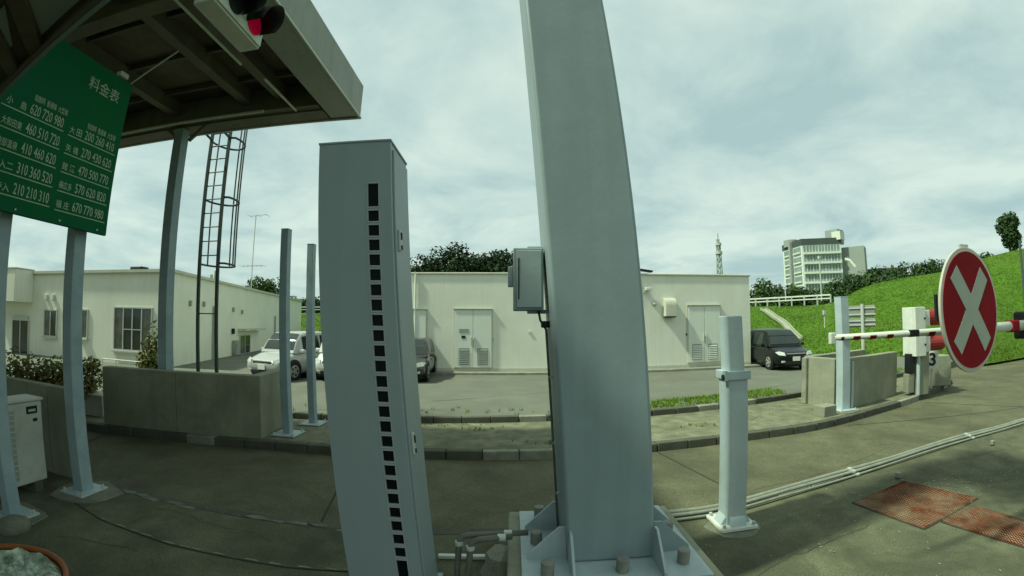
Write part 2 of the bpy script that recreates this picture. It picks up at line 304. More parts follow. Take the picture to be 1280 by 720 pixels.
# a thin steel channel let into the near island, left
ck = MB(); ck.tube([(-4.9, 3.49, 0.002), (-4.16, 3.30, 0.002), (-3.13, 3.21, 0.002), (-1.9, 3.24, 0.002), (-0.9, 3.36, 0.002)], 0.007, 6); ck.build('groove', gasket, near)
for k in range(14):
    x = -4.2 + k * .24 + random.uniform(-.1, .1); y = float(np.interp(x, [-4.9, -4.16, -3.13, -1.9, -.9], [3.50, 3.31, 3.22, 3.25, 3.37])) + .02
    MB().prism([(x - random.uniform(.03, .12), y - .006), (x + random.uniform(.03, .12), y - .004), (x + .04, y + .012), (x - .05, y + .012)], -.002, .005).build('mortar_chip', kerblt, near)
def crack(par, a, b, z, n=14, wob=.05, wd=.0035):
    a, b = Vector((*a, 0)), Vector((*b, 0)); d = (b - a).normalized(); q_ = Vector((-d.y, d.x, 0)); L_, R_ = [], []; off = 0
    for k in range(n + 1):
        off += random.gauss(0, wob * .5); p_ = a.lerp(b, k / n) + q_ * off; w_ = wd * random.uniform(.3, 1.2); L_.append((p_.x + q_.x * w_, p_.y + q_.y * w_, z)); R_.append((p_.x - q_.x * w_, p_.y - q_.y * w_, z))
    MB().add(L_ + R_, [(k, k + 1, n + 2 + k, n + 1 + k) for k in range(n)]).build('crack', gasket, par)
for a_, b_ in (((3.2, 5.2), (6.5, 5.9)), ((5.6, 7.2), (7.6, 6.2)), ((-1.5, 4.6), (-.4, 6.6)), ((-6.0, 4.7), (-4.2, 5.6)), ((-4.2, 5.6), (-3.9, 6.6)), ((8.5, 6.0), (12, 8.2))): crack(lane, a_, b_, -.1475)
for a_, b_ in (((1.9, 3.0), (3.6, 3.5)), ((4.6, 4.3), (6.6, 3.3)), ((-3.9, 3.9), (-2.3, 3.5)), ((-4.8, 2.6), (-3.2, 3.0)), ((6.4, 4.6), (8.6, 4.1))): crack(near, a_, b_, .0035)
for a_, b_ in (((1.0, 7.6), (2.4, 8.9)), ((4.0, 8.0), (5.6, 9.2)), ((-1.8, 7.4), (-.2, 8.7)), ((-3.2, 7.3), (-2.9, 8.5))): crack(mid, a_, b_, .0035)
for a_, b_ in (((-2, 11), (3, 13.5)), ((3, 13.5), (5, 16)), ((4, 10.5), (9, 12))): crack(lot, a_, b_, .1235, wd=.012)
# worn pale mortar patches along the near island's far edge
for i in range(16):
    x = -4.9 + i * 0.27 + random.uniform(-0.1, 0.1); y = 4.07 + random.uniform(-0.06, 0.05); n = 7
    MB().prism([(x + random.uniform(.06, .2) * math.cos(2 * math.pi * k / n), y + random.uniform(.02, .06) * math.sin(2 * math.pi * k / n)) for k in range(n)], -0.002, 0.006).build('mortar_patch', padm, near)
for (x, y, r_) in [(-5.0, 3.78, 0.48), (-5.05, 2.82, 0.42), (2.24, 4.0, 0.30), (7.54, 8.54, 0.45)]:
    n = 11; par = near if y < 5 else mid
    MB().prism([(x + r_ * random.uniform(.8, 1.15) * math.cos(2 * math.pi * k / n), y + r_ * 0.85 * random.uniform(.8, 1.15) * math.sin(2 * math.pi * k / n)) for k in range(n)], -0.01, 0.012).build('mortar_pad', padm, par, bev=0.01)

# ------------------------------------------------------------------ grass bank (hill)
AZ = [-85, -60, -40, -30, -20, -5, 10, 22, 30, 36, 45, 52, 57, 60, 66, 75, 88]
RF = [70, 52, 44, 40, 36, 33, 33, 32, 30.5, 27.5, 26, 24, 23.5, 26, 32, 42, 60]
AZC = [-85, -40, -30, -20, 10, 30, 36, 39.5, 41.5, 43.7, 45.5, 49, 53, 57, 61, 66, 75, 88]
ZC = [2.6, 2.8, 3.0, 3.1, 3.4, 3.45, 3.25, 3.3, 3.75, 4.5, 4.8, 5.0, 5.15, 5.8, 6.55, 7.4, 8, 8]
def hill_at(az, t):
    rf = np.interp(az, AZ, RF); zc = np.interp(az, AZC, ZC)
    r = rf + t * 15
    z = -0.05 + (zc + 0.05) * (min(t, 1) ** 0.85 if t > 0 else 0)
    if t > 1: z = zc + (t - 1) * 0.05
    return r * math.sin(R(az)), r * math.cos(R(az)), z
g = MB(); azs = np.linspace(-85, 88, 150); ts = list(np.linspace(0, 1, 15)) + [1.06, 1.3, 2, 4, 9, 20]
for a in azs:
    for t in ts:
        x, y, z = hill_at(a, t); n_ = 0.04 * math.sin(x * .9 + y * .7) + 0.04 * math.sin(x * .37 - y * 1.3)
        g.v.append((x, y, z + (n_ if 0.05 < t < 1.0 else 0)))
nt_ = len(ts); g.f = [(i * nt_ + j, (i + 1) * nt_ + j, (i + 1) * nt_ + j + 1, i * nt_ + j + 1) for i in range(len(azs) - 1) for j in range(nt_ - 1)]
struct(g.build('hill', grassm, smooth=True))
def blades(name, label, pts, h, wd, m, per=3):
    v = []; f = []
    for p in pts:
        for k in range(per):
            a = random.uniform(0, 6.28); hh = h * random.uniform(.5, 1.2); lx, ly = random.gauss(0, .35) * hh, random.gauss(0, .35) * hh
            bx, by = p[0] + random.gauss(0, wd * 1.5), p[1] + random.gauss(0, wd * 1.5); o = len(v)
            v += [(bx - math.cos(a) * wd, by - math.sin(a) * wd, p[2] - .02), (bx + math.cos(a) * wd, by + math.sin(a) * wd, p[2] - .02), (bx + lx, by + ly, p[2] + hh)]; f.append((o, o + 1, o + 2))
    b = MB(); b.v = v; b.f = f; return tag(b.build(name, m), label, 'grass', kind='stuff')
pts = []
for i in range(42000):
    a = random.choice([random.uniform(28, 66), random.uniform(28, 66), random.uniform(-34, -18)]); t = random.uniform(0.0, 1.0) ** 1.1
    x, y, z = hill_at(a, t); pts.append((x, y, z + 0.04 * math.sin(x * .9 + y * .7) + 0.04 * math.sin(x * .37 - y * 1.3) if t > .05 else z))
blades('bank_grass', 'mown green grass covering the bank beyond the car park', pts, 0.05, 0.03, bladem, 3)
pts = []
bo = offset(backk, 0.55)
for x, y, a in walk(bo, 0.02):
    dens = 1.0 if 2.7 < x < 7.4 else (0.03 if -3 < x < 2.9 else (0.4 if x > 10 else 0.02))
    for _ in range(3):
        if random.random() < dens: pts.append((x + random.gauss(0, .05), y + random.uniform(-.40, .55) , 0.12))
blades('verge_grass', 'bright unkempt grass along the car park kerb', pts, 0.085, 0.014, bladel, 5)
pts = []
for _ in range(90):
    p = random.choice([(0.6, 7.6), (-0.5, 8.6), (3.8, 8.4), (5.2, 8.9), (-1.2, 8.95), (2.2, 9.35), (5.6, 9.6), (10.9, 9.35), (12.4, 10.2)]); pts.append((p[0] + random.gauss(0, .35), p[1] + random.gauss(0, .1), 0.0))
blades('island_weeds', 'small weeds growing in cracks of the middle island', pts, 0.06, 0.012, bladel, 4)

# ------------------------------------------------------------------ sensor cabinet (left of the column)
CX, CY, CW, CDp, CH = -0.86, 2.8, 0.53, 0.48, 3.345
LB = (0.0, -0.073)
t = T('sensor_cabinet', 'tall grey steel sensor cabinet with a column of square black windows', 'cabinet', (CX, CY + CDp / 2, 0))
x0, x1 = CX - CW / 2, CX + CW / 2
# front panel with a real slot column: strips around the windows
sx0, sx1 = x0 + 0.70 * CW - 0.005, x0 + 0.70 * CW + 0.068
b = MB()
b.box(((x0 + sx0) / 2, CY + .006, CH / 2), (sx0 - x0, .012, CH)); b.box(((sx1 + x1) / 2, CY + .006, CH / 2), (x1 - sx1, .012, CH))
zs = [3.03 - 0.155]; slots = [(3.03 - .155 / 1.0, 3.03)]
ztop = 2.845; pitch = 0.0995
sl = [(2.875, 3.035)]
for i in range(24): sl.append((ztop - .072 - i * pitch, ztop - i * pitch))
lastz = sl[-1][0] - (pitch - .072); sl.append((lastz - 0.22, lastz))
edges = [CH] + [e for s_ in sl for e in (s_[1], s_[0])] + [0]
for i in range(0, len(edges), 2):
    if edges[i] - edges[i + 1] > 0.001: b.box(((sx0 + sx1) / 2, CY + .006, (edges[i] + edges[i + 1]) / 2), (sx1 - sx0, .012, edges[i] - edges[i + 1]))
b.build('front_panel', cabm, t, lean=LB)
MB().box((CX, CY + .035 + (CDp - .035) / 2, CH / 2), (CW - .004, CDp - .035, CH - .004)).build('body', cabm, t, lean=LB, bev=.006)
fr = MB()
fr.box((x0 + .004, CY + .024, CH / 2), (.008, .024, CH)); fr.box((x1 - .004, CY + .024, CH / 2), (.008, .024, CH)); fr.box((CX, CY + .024, CH - .004), (CW - .02, .022, .008))
fr.build('return_edge', cabm, t, lean=LB)
for a_, b_ in sl:
    fm = MB(); xa, xb = sx0 - .008, sx1 + .008
    fm.box(((xa + xb) / 2, CY - .0015, b_ + .0055), (xb - xa, .005, .009)); fm.box(((xa + xb) / 2, CY - .0015, a_ - .0055), (xb - xa, .005, .009))
    fm.box((xa + .003, CY - .0015, (a_ + b_) / 2), (.006, .005, b_ - a_ - .001)); fm.box((xb - .003, CY - .0015, (a_ + b_) / 2), (.006, .005, b_ - a_ - .001))
    wf_ = fm.build('window_frame', slotm, t, lean=LB)
    MB().box(((sx0 + sx1) / 2, CY + .022, (a_ + b_) / 2), (sx1 - sx0 + .012, .012, b_ - a_ + .012)).build('sensor_window', smoked, t, lean=LB)
sideD = MB().box((x1 + .005, CY + CDp / 2 + .012, CH / 2), (.016, CDp - .075, CH - .10)).build('side_door', cabm, t, lean=LB, bev=.004)
for zc in (2.66, 1.28):
    MB().box((x1 + .022, CY + .115, zc), (.018, .03, .15)).build('door_latch', edgem, t, lean=LB, bev=.004)
    MB().box((x1 + .034, CY + .115, zc + .03), (.012, .02, .05)).build('latch_lever', blackp, t, lean=LB, bev=.003)
    MB().box((x1 + .034, CY + .115, zc - .05), (.012, .02, .03)).build('latch_lever', blackp, t, lean=LB, bev=.003)
MB().box((CX, CY + CDp / 2, CH + .006), (CW + .012, CDp + .012, .016)).build('top_cap', cabm, t, lean=LB, bev=.003)
MB().box((CX, CY + CDp / 2, .03), (CW + .08, CDp + .08, .06)).build('base_frame', steel, t, bev=.004)

# ------------------------------------------------------------------ big column on its pedestal
KY, KZ = 2.9, 0.40
KW, KD = 0.63, 0.62
kx = 0.705                                   # centre of the shaft at the plate
LK = (KZ, -0.068)
t = T('steel_column', 'massive square grey steel column bolted to a gusseted base plate', 'column', (kx, KY + KD / 2, 0))
MB().box((kx, KY + KD / 2, 4.2), (KW, KD, 7.6)).build('shaft', steel, t, lean=LK, bev=.028, seg=3)
MB().box((kx - .1, KY - .45, 8.15), (1.5, 1.9, .5)).build('unseen_overhead_panel', steel, t, bev=.03)  # unseen panel added above, shaped and placed for its shadow on the island
PW, PD = 1.28, 1.24; pcx, pcy = kx - .0, KY + KD / 2
MB().box((pcx, pcy, KZ - .02), (PW, PD, .045)).build('base_plate', steel_lt, t, bev=.006)
MB().prism([(pcx + (PW / 2 + .10) * sx, pcy + (PD / 2 + .10) * sy) for sx, sy in ((-1, -1), (1, -1), (1, 1), (-1, 1))], -.02, KZ - .045).build('pedestal', wallc, t, bev=.02)
gh, gl, gt = 0.25, 0.285, .018
def gus(c, d):
    c = Vector(c); d = Vector(d); u = Vector((0, 0, 1)); n_ = d.cross(u) * gt
    poly = [c, c + d * gl, c + d * gl + u * .035, c + d * .06 + u * gh, c + u * gh]
    return MB().ext([p - n_ / 2 for p in poly], n_)
zt = KZ + .003
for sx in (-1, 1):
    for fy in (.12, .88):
        gus((kx + sx * KW / 2, KY + fy * KD, zt), (sx, 0, 0)).build('gusset', steel_lt if sx < 0 else steel, t)  # left gussets paler than right ones: light from the left put into the colour
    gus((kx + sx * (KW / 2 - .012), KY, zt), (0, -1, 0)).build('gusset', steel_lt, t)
    gus((kx + sx * (KW / 2 - .035), KY + KD, zt), (0, 1, 0)).build('gusset', steel_lt, t)
cap0 = None
for (ax, ay) in [(-.47, -.46), (.04, -.46), (.49, -.42), (-.52, 0.0), (.53, 0.05), (-.47, .48), (0, .5), (.47, .48)]:
    l = (ax + pcx - kx, ay + pcy - (KY + KD / 2), KZ)
    if cap0 is None: cap0 = MB().tube([(0, 0, 0), (0, 0, .105)], .045, 20).build('anchor_cap', capm, t, bev=.008, local=True); cap0.location = l
    else: share(cap0, t, l, name='anchor_cap')
# small electrical box fixed to the column's left side
def colx(z): return kx - KW / 2 + LK[1] * (z - KZ)
e0 = Vector((colx(2.4), KY + .40, 2.45))
t = T('electrical_box', 'small grey electrical box mounted on the left side of the big column', 'electrical box', e0)
MB().box((e0.x - .135, e0.y, 2.42), (.22, .28, .455)).build('case', steel, t, bev=.008)
MB().box((e0.x - .13, e0.y - .148, 2.42), (.18, .014, .415)).build('door', steel_lt, t, bev=.004)
MB().box((e0.x - .205, e0.y - .153, 2.42), (.010, .008, .30)).build('door_gap', blackp, t)
MB().box((e0.x - .265, e0.y + .02, 2.45), (.04, .10, .15)).build('side_socket', steel_lt, t, bev=.006)
for zc in (2.665, 2.185): MB().box((e0.x - .05, e0.y, zc), (.18, .05, .03)).build('mounting_strap', steel_lt, t, bev=.004)
cb = MB(); cb.tube([(e0.x - .06, e0.y - .05, 2.2), (e0.x - .045, e0.y - .06, 2.12), (colx(2.0) - .028, KY + .36, 2.05), (colx(1.2) - .028, KY + .36, 1.2), (colx(.5) - .028, KY + .36, .5)], .009, 8); cb.build('cable', rubber, t, smooth=True)
MB().box((colx(2.1) - .03, KY + .34, 2.09), (.06, .06, .05)).build('cable_gland', blackp, t, bev=.008)
for zc in (1.7, 1.2, .8): MB().box((colx(zc) - .018, KY + .36, zc), (.03, .03, .015)).build('cable_clip', galv, t)
# flexible conduits and a mushroom vent between cabinet and column
def at_(px, py, Y): return atY(px, py, Y)
t1 = T('flexible_conduit', 'pair of grey flexible conduits bending from the ground towards the column', 'conduit', (-0.35, 3.25, 0))
for i, (pxx, dy_) in enumerate([(571, .0), (585, -.07)]):
    q = atY(pxx, 720, 3.15 + dy_); top = atY(pxx + 3, 684 if i else 678, 3.15 + dy_)
    e = atY(660 if i == 0 else 640, 665.5 if i == 0 else 670.5, 3.22 + dy_)
    pth = [(q.x - .005, 3.15 + dy_, -.01), (q.x, 3.15 + dy_, q.z), tuple(top)]
    for k in range(1, 6):
        a = k / 5 * math.pi / 2; rr = e.z - top.z
        pth.append((top.x + rr * 1.5 * (1 - math.cos(a)), top.y + .02 * k / 5, top.z + rr * math.sin(a)))
    pth.append(tuple(e)); MB().tube(pth, .024, 12).build('conduit', rubber, t1, smooth=True)
    m = (Vector(pth[-2]) * .35 + e * .65); MB().tube([m - Vector((.03, 0, 0)), m + Vector((.03, 0, 0))], .028, 12).build('white_coupling', whitep, t1)
    MB().tube([(top.x, top.y, top.z - .02), (top.x, top.y, top.z + .012)], .031, 12).build('hose_clamp', edgem, t1)
v0 = atY(667, 672, 3.45)
t2 = T('mushroom_vent', 'small round mushroom vent beside the column gussets', 'vent', (v0.x, v0.y, 0))
mb = MB(); mb.tube([(v0.x, v0.y, v0.z - .3), (v0.x, v0.y, v0.z)], .045, 14); mb.build('stem', capm, t2, smooth=True)
mb = MB(); mb.tube([(v0.x, v0.y, v0.z - .02), (v0.x, v0.y, v0.z + .02), (v0.x, v0.y, v0.z + .055), (v0.x, v0.y, v0.z + .075)], [.066, .068, .052, .012], 16); mb.build('dome', capm, t2, smooth=True)
a0 = atY(548, 697.5, 3.5); a1 = atY(608, 698.5, 3.5)
d0 = gp(548, 697.5); d1 = gp(610, 698.5)
tag(MB().bar((d0.x, d0.y, .02), (d1.x, d1.y, .02), .05, .035).build('cable_trunking', whitep, bev=.006), 'short white cable trunking on the ground behind the flexible conduits', 'trunking')
rk = MB(); q = gp(626, 716); n = 8
for k_, (z_, rr_) in enumerate(((-.01, .19), (.10, .17), (.19, .14), (.23, .07))):
    for k in range(n): rk.v.append((q.x + rr_ * random.uniform(.75, 1.15) * math.cos(6.2832 * k / n), q.y + rr_ * random.uniform(.75, 1.15) * math.sin(6.2832 * k / n), z_ + random.uniform(-.02, .02)))
rk.f = [(i * n + k, i * n + (k + 1) % n, (i + 1) * n + (k + 1) % n, (i + 1) * n + k) for i in range(3) for k in range(n)] + [tuple(3 * n + k for k in range(n))]
tag(rk.build('concrete_lump', kerblt), 'rough pale concrete lump left of the column base plate', 'concrete')

# ------------------------------------------------------------------ steel posts
def bolt_on(parent, pts, z, r_=.018, h_=.035):
    b0 = None
    for p in pts:
        o = parent['_o']; l = (p[0] - o[0], p[1] - o[1], z - o[2])
        if b0 is None: b0 = MB().tube([(0, 0, 0), (0, 0, h_)], r_, 6).build('bolt', galv, parent, local=True); b0.location = l
        else: share(b0, parent, l, name='bolt')
def post(name, label, p, wd, h, m, plate=0.34, group=None, cat='post', cap=True, dp=None, rz=0.0, z0=0.0, bev=.012):
    dp = dp or wd; le = (z0, lean_at(p))
    t = T(name, label, cat, (p[0], p[1], z0), group)
    MB().box((p[0], p[1], z0 + h / 2 + .01), (wd, dp, h - .02), rz).build('shaft', m, t, lean=le, bev=bev)
    if cap: MB().box((p[0], p[1], z0 + h), (wd + .006, dp + .006, .012), rz).build('cap', m, t, lean=le, bev=.004)
    MB().box((p[0], p[1], z0 + .02), (plate, plate, .022), rz).build('base_plate', steel_lt, t, bev=.004)
    k = plate / 2 - .045; bolt_on(t, [(p[0] + sx * k, p[1] + sy * k) for sx in (-1, 1) for sy in (-1, 1)], z0 + .03)
    return t
# collared post right of the column
p = (2.24, 4.05); le = (0, lean_at(p)); t = T('collared_post', 'light grey square steel post with a bolted collar right of the big column', 'post', (*p, 0))
MB().box((p[0], p[1], .80), (.215, .215, 1.53)).build('lower_shaft', steel_lt, t, lean=le, bev=.012)
MB().box((p[0], p[1], 1.84), (.165, .19, .62)).build('upper_shaft', steel_lt, t, lean=le, bev=.010)
MB().box((p[0] + .004, p[1], 1.575), (.262, .25, .085)).build('collar', steel_lt, t, lean=le, bev=.006)
MB().tube([(p[0] - .16, p[1] - .09, 1.56), (p[0] - .115, p[1] - .09, 1.56)], .03, 8).build('collar_bolt', blackp, t, lean=le)
MB().box((p[0] - .135, p[1] - .10, 1.575), (.03, .05, .10)).build('collar_lug', steel_lt, t, lean=le, bev=.004)
MB().box((p[0], p[1], .035), (.40, .40, .035)).build('base_plate', whitep, t, bev=.005)
for sx, sy in ((-1, 0), (1, 0), (0, -1), (0, 1)):
    c = Vector((p[0] + sx * .108, p[1] + sy * .108, .052)); d = Vector((sx, sy, 0)); n_ = Vector((-sy, sx, 0)) * .17
    MB().ext([c - n_ / 2, c + d * .06 - n_ / 2, c + d * .01 - n_ / 2 + Vector((0, 0, .085)), c - n_ / 2 + Vector((0, 0, .085))], n_).build('foot_flange', steel_lt, t, bev=.003)
bolt_on(t, [(p[0] + sx * .165, p[1] + sy * .165) for sx in (-1, 1) for sy in (-1, 1)], .052)
post('steel_post', 'taller of two plain blue-grey posts left of the sensor cabinet', (-4.12, 7.52), .155, 3.80, steel_blue, .48, 'plain posts on the middle island')
post('steel_post', 'shorter of two plain blue-grey posts, nearest the sensor cabinet', (-4.05, 8.47), .145, 3.68, steel_blue, .46, 'plain posts on the middle island')
p = (7.54, 8.56); t = post('steel_post', 'pale steel post on the kerb in front of the right concrete parapet', p, .235, 2.58, steel_lt, .5, 'plain posts on the middle island')
MB().box((p[0] + .22, p[1] - .06, .55), (.07, .03, 1.1)).build('side_angle', steel_lt, t, bev=.004)
MB().box((p[0] - .02, p[1] - .13, 1.66), (.27, .04, .10)).build('clamp_band', steel_lt, t, bev=.006)
# canopy posts
CZ = 6.0
G1 = (-5.05, 3.80); G2 = (-5.05, 2.80); H1 = (-6.74, 7.25)
post('canopy_post', 'scuffed blue canopy post carrying the right end of the green fare board', G1, .175, 4.98, steel_blue, .42, 'canopy posts', 'canopy post', cap=False)
post('canopy_post', 'canopy post at the left picture edge behind the fare board', G2, .15, 4.98, steel_blue, .42, 'canopy posts', 'canopy post', cap=False)
post('canopy_post', 'thick canopy post standing behind the left concrete parapet', H1, .225, 5.98, steel_blue, .5, 'canopy posts', 'canopy post', cap=False)
for (x, y) in [(G2[0] + .28, G2[1] - .18)]:
    mb = MB(); mb.tube([(x, y, -.01), (x, y, .08), (x, y, .13)], [.2, .17, .05], 12); mb.build('mortar_mound', padm, near, smooth=True)

# ------------------------------------------------------------------ canopy
X1, YB, YF, XL = -2.93, 7.62, -22.0, -26.0
t = T('toll_canopy', 'dark flat toll plaza canopy with steel beams above the lanes', 'canopy', (-7, 4, CZ))
MB().box(((X1 + XL) / 2, (YB + YF) / 2, CZ + .62), (X1 - XL - .1, YB - YF - .1, .06)).build('roof_deck', canop, t)
MB().box((X1 - .02, (YB + YF) / 2, CZ + .35), (.04, YB - YF, .72)).build('front_fascia', fascm, t, bev=.008)
MB().box(((X1 + XL) / 2 - .02, YB - .02, CZ + .35), (X1 - XL - .045, .04, .72)).build('side_fascia', fascm, t, bev=.008)
MB().box((X1 + .012, (YB + YF) / 2, CZ + .005), (.022, YB - YF + .02, .03)).build('drip_edge', edgem, t)
MB().box(((X1 + XL) / 2, YB + .012, CZ + .005), (X1 - XL, .022, .03)).build('drip_edge', edgem, t)
MB().box((X1 - .31, (YB + YF) / 2 - .03, CZ + .03), (.52, YB - YF - .14, .05)).build('edge_soffit', fascm, t)  # paler than the side soffit: bounce light from the fascia put into its colour
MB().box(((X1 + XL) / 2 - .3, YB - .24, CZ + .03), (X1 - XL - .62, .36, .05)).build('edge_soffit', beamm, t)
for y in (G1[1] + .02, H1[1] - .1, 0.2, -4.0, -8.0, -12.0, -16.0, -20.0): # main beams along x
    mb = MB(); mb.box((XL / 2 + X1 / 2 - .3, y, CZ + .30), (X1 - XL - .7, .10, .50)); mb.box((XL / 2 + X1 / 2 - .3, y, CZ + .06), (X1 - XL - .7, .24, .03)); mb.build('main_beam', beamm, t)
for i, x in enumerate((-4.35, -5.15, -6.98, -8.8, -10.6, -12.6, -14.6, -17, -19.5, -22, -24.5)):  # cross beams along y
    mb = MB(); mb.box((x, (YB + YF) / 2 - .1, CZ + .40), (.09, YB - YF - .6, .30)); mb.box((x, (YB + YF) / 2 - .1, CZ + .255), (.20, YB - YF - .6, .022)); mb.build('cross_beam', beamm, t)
for i in range(27):
    y = YB - 1.0 - i * 1.05
    MB().box(((XL + X1) / 2 - .3, y, CZ + .53), (X1 - XL - .8, .06, .10)).build('purlin', beamm, t)
for (x, y) in (H1, ):
    for sx in (-1, 1):
        MB().bar((x + sx * .1, y, CZ - .28), (x + sx * .55, y, CZ + .05), .06, .06).build('knee_brace', beamm, t)
for a_, b_ in (((-5.2, 5.0), (-6.9, 5.6)),):
    MB().tube([(*a_, CZ + .2), (*b_, CZ + .2)], .016, 6).build('tie_rod', edgem, t)
tk = MB(); tk.tube([(-4.7, 7.0, CZ + .02), (-9.5, 7.0, CZ + .02)], .03, 8); tk.build('conduit_run', edgem, t)
tk = MB(); tk.tube([(-4.2, 3.2, CZ + .01), (-4.2, 5.4, CZ + .01)], .022, 8); tk.build('conduit_run', edgem, t)
tk = MB(); tk.tube([(-4.05, 5.9, CZ + .01), (-4.05, 7.1, CZ + .01)], .022, 8); tk.build('conduit_run', edgem, t)

# lower awning over the camera's own lane, at the upper left
AZt = 4.0
e_a, e_b = gp(185, -34, AZt), gp(-60, 190, AZt)
dirv = (e_b - e_a).normalized(); nrm = Vector((dirv.y, -dirv.x, 0)); nrm = nrm if nrm.y < 0 else -nrm
t = T('lane_awning', 'dark framed awning hanging over the lane in the upper left corner', 'awning', tuple(e_a.lerp(e_b, .5)))
LA = (e_b - e_a).length
def aw(s_, d_, z): q = e_a + dirv * s_ + nrm * d_; return (q.x, q.y, z)
MB().ext([aw(0, .05, AZt + .10), aw(LA, .05, AZt + .10), aw(LA, 2.6, AZt + .10), aw(0, 2.6, AZt + .10)], (0, 0, .05)).build('top_sheet', canop, t)
MB().bar(aw(0, .03, AZt + .05), aw(LA, .03, AZt + .05), .06, .10).build('edge_rail', beamm, t, bev=.008)
MB().bar(aw(0, .015, AZt + .008), aw(LA, .015, AZt + .008), .035, .02).build('edge_strip', steel, t)
for pl in ([(-.3, .10), (1.44, .10), (.98, .40), (.5, .75), (-.3, .75)], [(1.74, .22), (2.0, .20), (1.52, .47), (1.22, .47)], [(2.3, .14), (3.2, .14), (2.7, .6), (1.9, .6)], [(.4, .95), (2.6, .8), (2.6, 2.4), (.4, 2.4)]):
    MB().ext([aw(a_, b_, AZt + .085) for a_, b_ in pl], (0, 0, .012)).build('pale_panel', panelm, t)
for (a_, b_) in (((1.62, .03), (.70, .66)), ((2.16, .03), (1.25, .70)), ((3.4, .03), (2.5, .75)), ((-.1, .78), (LA, .68))):
    MB().bar(aw(*a_, AZt + .062), aw(*b_, AZt + .062), .14, .06).build('rib', canop, t)
for s in (.6, LA - .6): MB().tube([aw(s, 1.0, AZt + .1), aw(s, 1.0, CZ + .3)], .03, 8).build('hanger', beamm, t)

# hanging lane signal under the canopy
t = T('lane_signal', 'pale hanging lane signal with black visors and a red lens below the canopy', 'traffic signal', (-3.0, 3.7, 5.3))
SZ = 5.30
MB().box((-3.20, 3.72, SZ + .24), (.28, 1.0, .42)).build('housing', whitep, t, bev=.02)
MB().box((-3.05, 3.72, SZ + .24), (.03, .96, .38)).build('front_frame', edgem, t, bev=.008)
for y_, m_ in ((3.55, blackp), (3.97, redlens)):
    q0 = Vector((-3.034, y_, SZ + .24)); MB().tube([q0, q0 + Vector((.012, 0, 0))], .145, 24).build('lens', m_, t)
    vis = MB(); n = 20; rows = []
    for i in range(n + 1):
        an = R(-25) + R(230) * i / n; o_ = Vector((0, math.cos(an) * .162, math.sin(an) * .162)); rows.append((q0 + o_, q0 + o_ + Vector((.26 + .10 * math.sin(an), 0, 0))))
    v = [p_ for r_ in rows for p_ in r_]; vis.add(v, [(2 * i, 2 * i + 1, 2 * i + 3, 2 * i + 2) for i in range(n)])
    ob = vis.build('visor', blackp, t, smooth=True); sm = ob.modifiers.new('s', 'SOLIDIFY'); sm.thickness = .008
for y_ in (3.4, 4.05): MB().tube([(-3.25, y_, SZ + .48), (-3.25, y_, CZ + .3)], .025, 8).build('hanger', galv, t)

# ------------------------------------------------------------------ green fare board
SXp = -4.90
t = T('fare_board', 'large green toll fare board with white Japanese lettering and prices', 'sign board', (SXp, 3.1, 3.06))
sy0, sy1, sz0, sz1 = 2.05, 4.06, 3.055, 5.06
MB().box((SXp - .03, (sy0 + sy1) / 2, (sz0 + sz1) / 2), (.05, sy1 - sy0, sz1 - sz0)).build('panel', signg, t, bev=.012)
for z in (3.3, 3.95, 4.7): MB().box((SXp - .08, (sy0 + sy1) / 2, z), (.05, sy1 - sy0 - .1, .06)).build('back_rail', galv, t)
MB().box((SXp - .02, 3.86, 5.10), (.10, .14, .07)).build('clamp', galv, t, bev=.01)
dg = bpy.context.evaluated_depsgraph_get
def text(s, y0, y1, zb, hh, parent=t, m=letter, name='lettering'):
    """flat lettering on the board, fitted to y0..y1 and cap height HH above ZB"""
    cu = bpy.data.curves.new('txt', 'FONT'); cu.body = s; cu.size = 1; cu.extrude = 0.0; cu.resolution_u = 2; cu.offset = 0.004
    o = bpy.data.objects.new('txt', cu); C.objects.link(o); bpy.context.view_layer.update()
    me = bpy.data.meshes.new_from_object(o.evaluated_get(dg())); bpy.data.objects.remove(o); bpy.data.curves.remove(cu)
    co = np.array([v.co[:] for v in me.vertices])
    if len(co) == 0: print('EMPTY TEXT', s); return
    mn, mxx = co.min(0), co.max(0)
    for v in me.vertices:
        yy = y0 + (v.co.x - mn[0]) / (mxx[0] - mn[0]) * (y1 - y0); z_ = zb + (v.co.y - mn[1]) / (mxx[1] - mn[1]) * hh
        o_ = parent['_o']; v.co = (SXp - .0005 - o_[0], yy - o_[1], z_ - o_[2])
    me.materials.clear(); me.materials.append(m); ob = bpy.data.objects.new(name, me); C.objects.link(ob); ob.parent = parent; return ob
text('料金表', 3.38, 3.88, 4.70, .165)
for y0_, zz_ in ((2.74, 4.25), (3.51, 4.225)):
    for k_, nm in enumerate(('軽自動車等', '普通車', '大型車')): text(nm, y0_ + k_ * .16, y0_ + k_ * .16 + .135, zz_, .075)
rows = [('小 島', '620 720 980', '大 田', '200 260 410'), ('大和田東', '460 510 720', '矢 橋', '270 430 620'), ('東部温泉', '410 460 620', '館 江', '470 500 770'),
        ('浜入二', '310 360 520', '横広多', '570 620 820'), ('西寺入', '210 210 310', '福 庄', '670 770 980')]
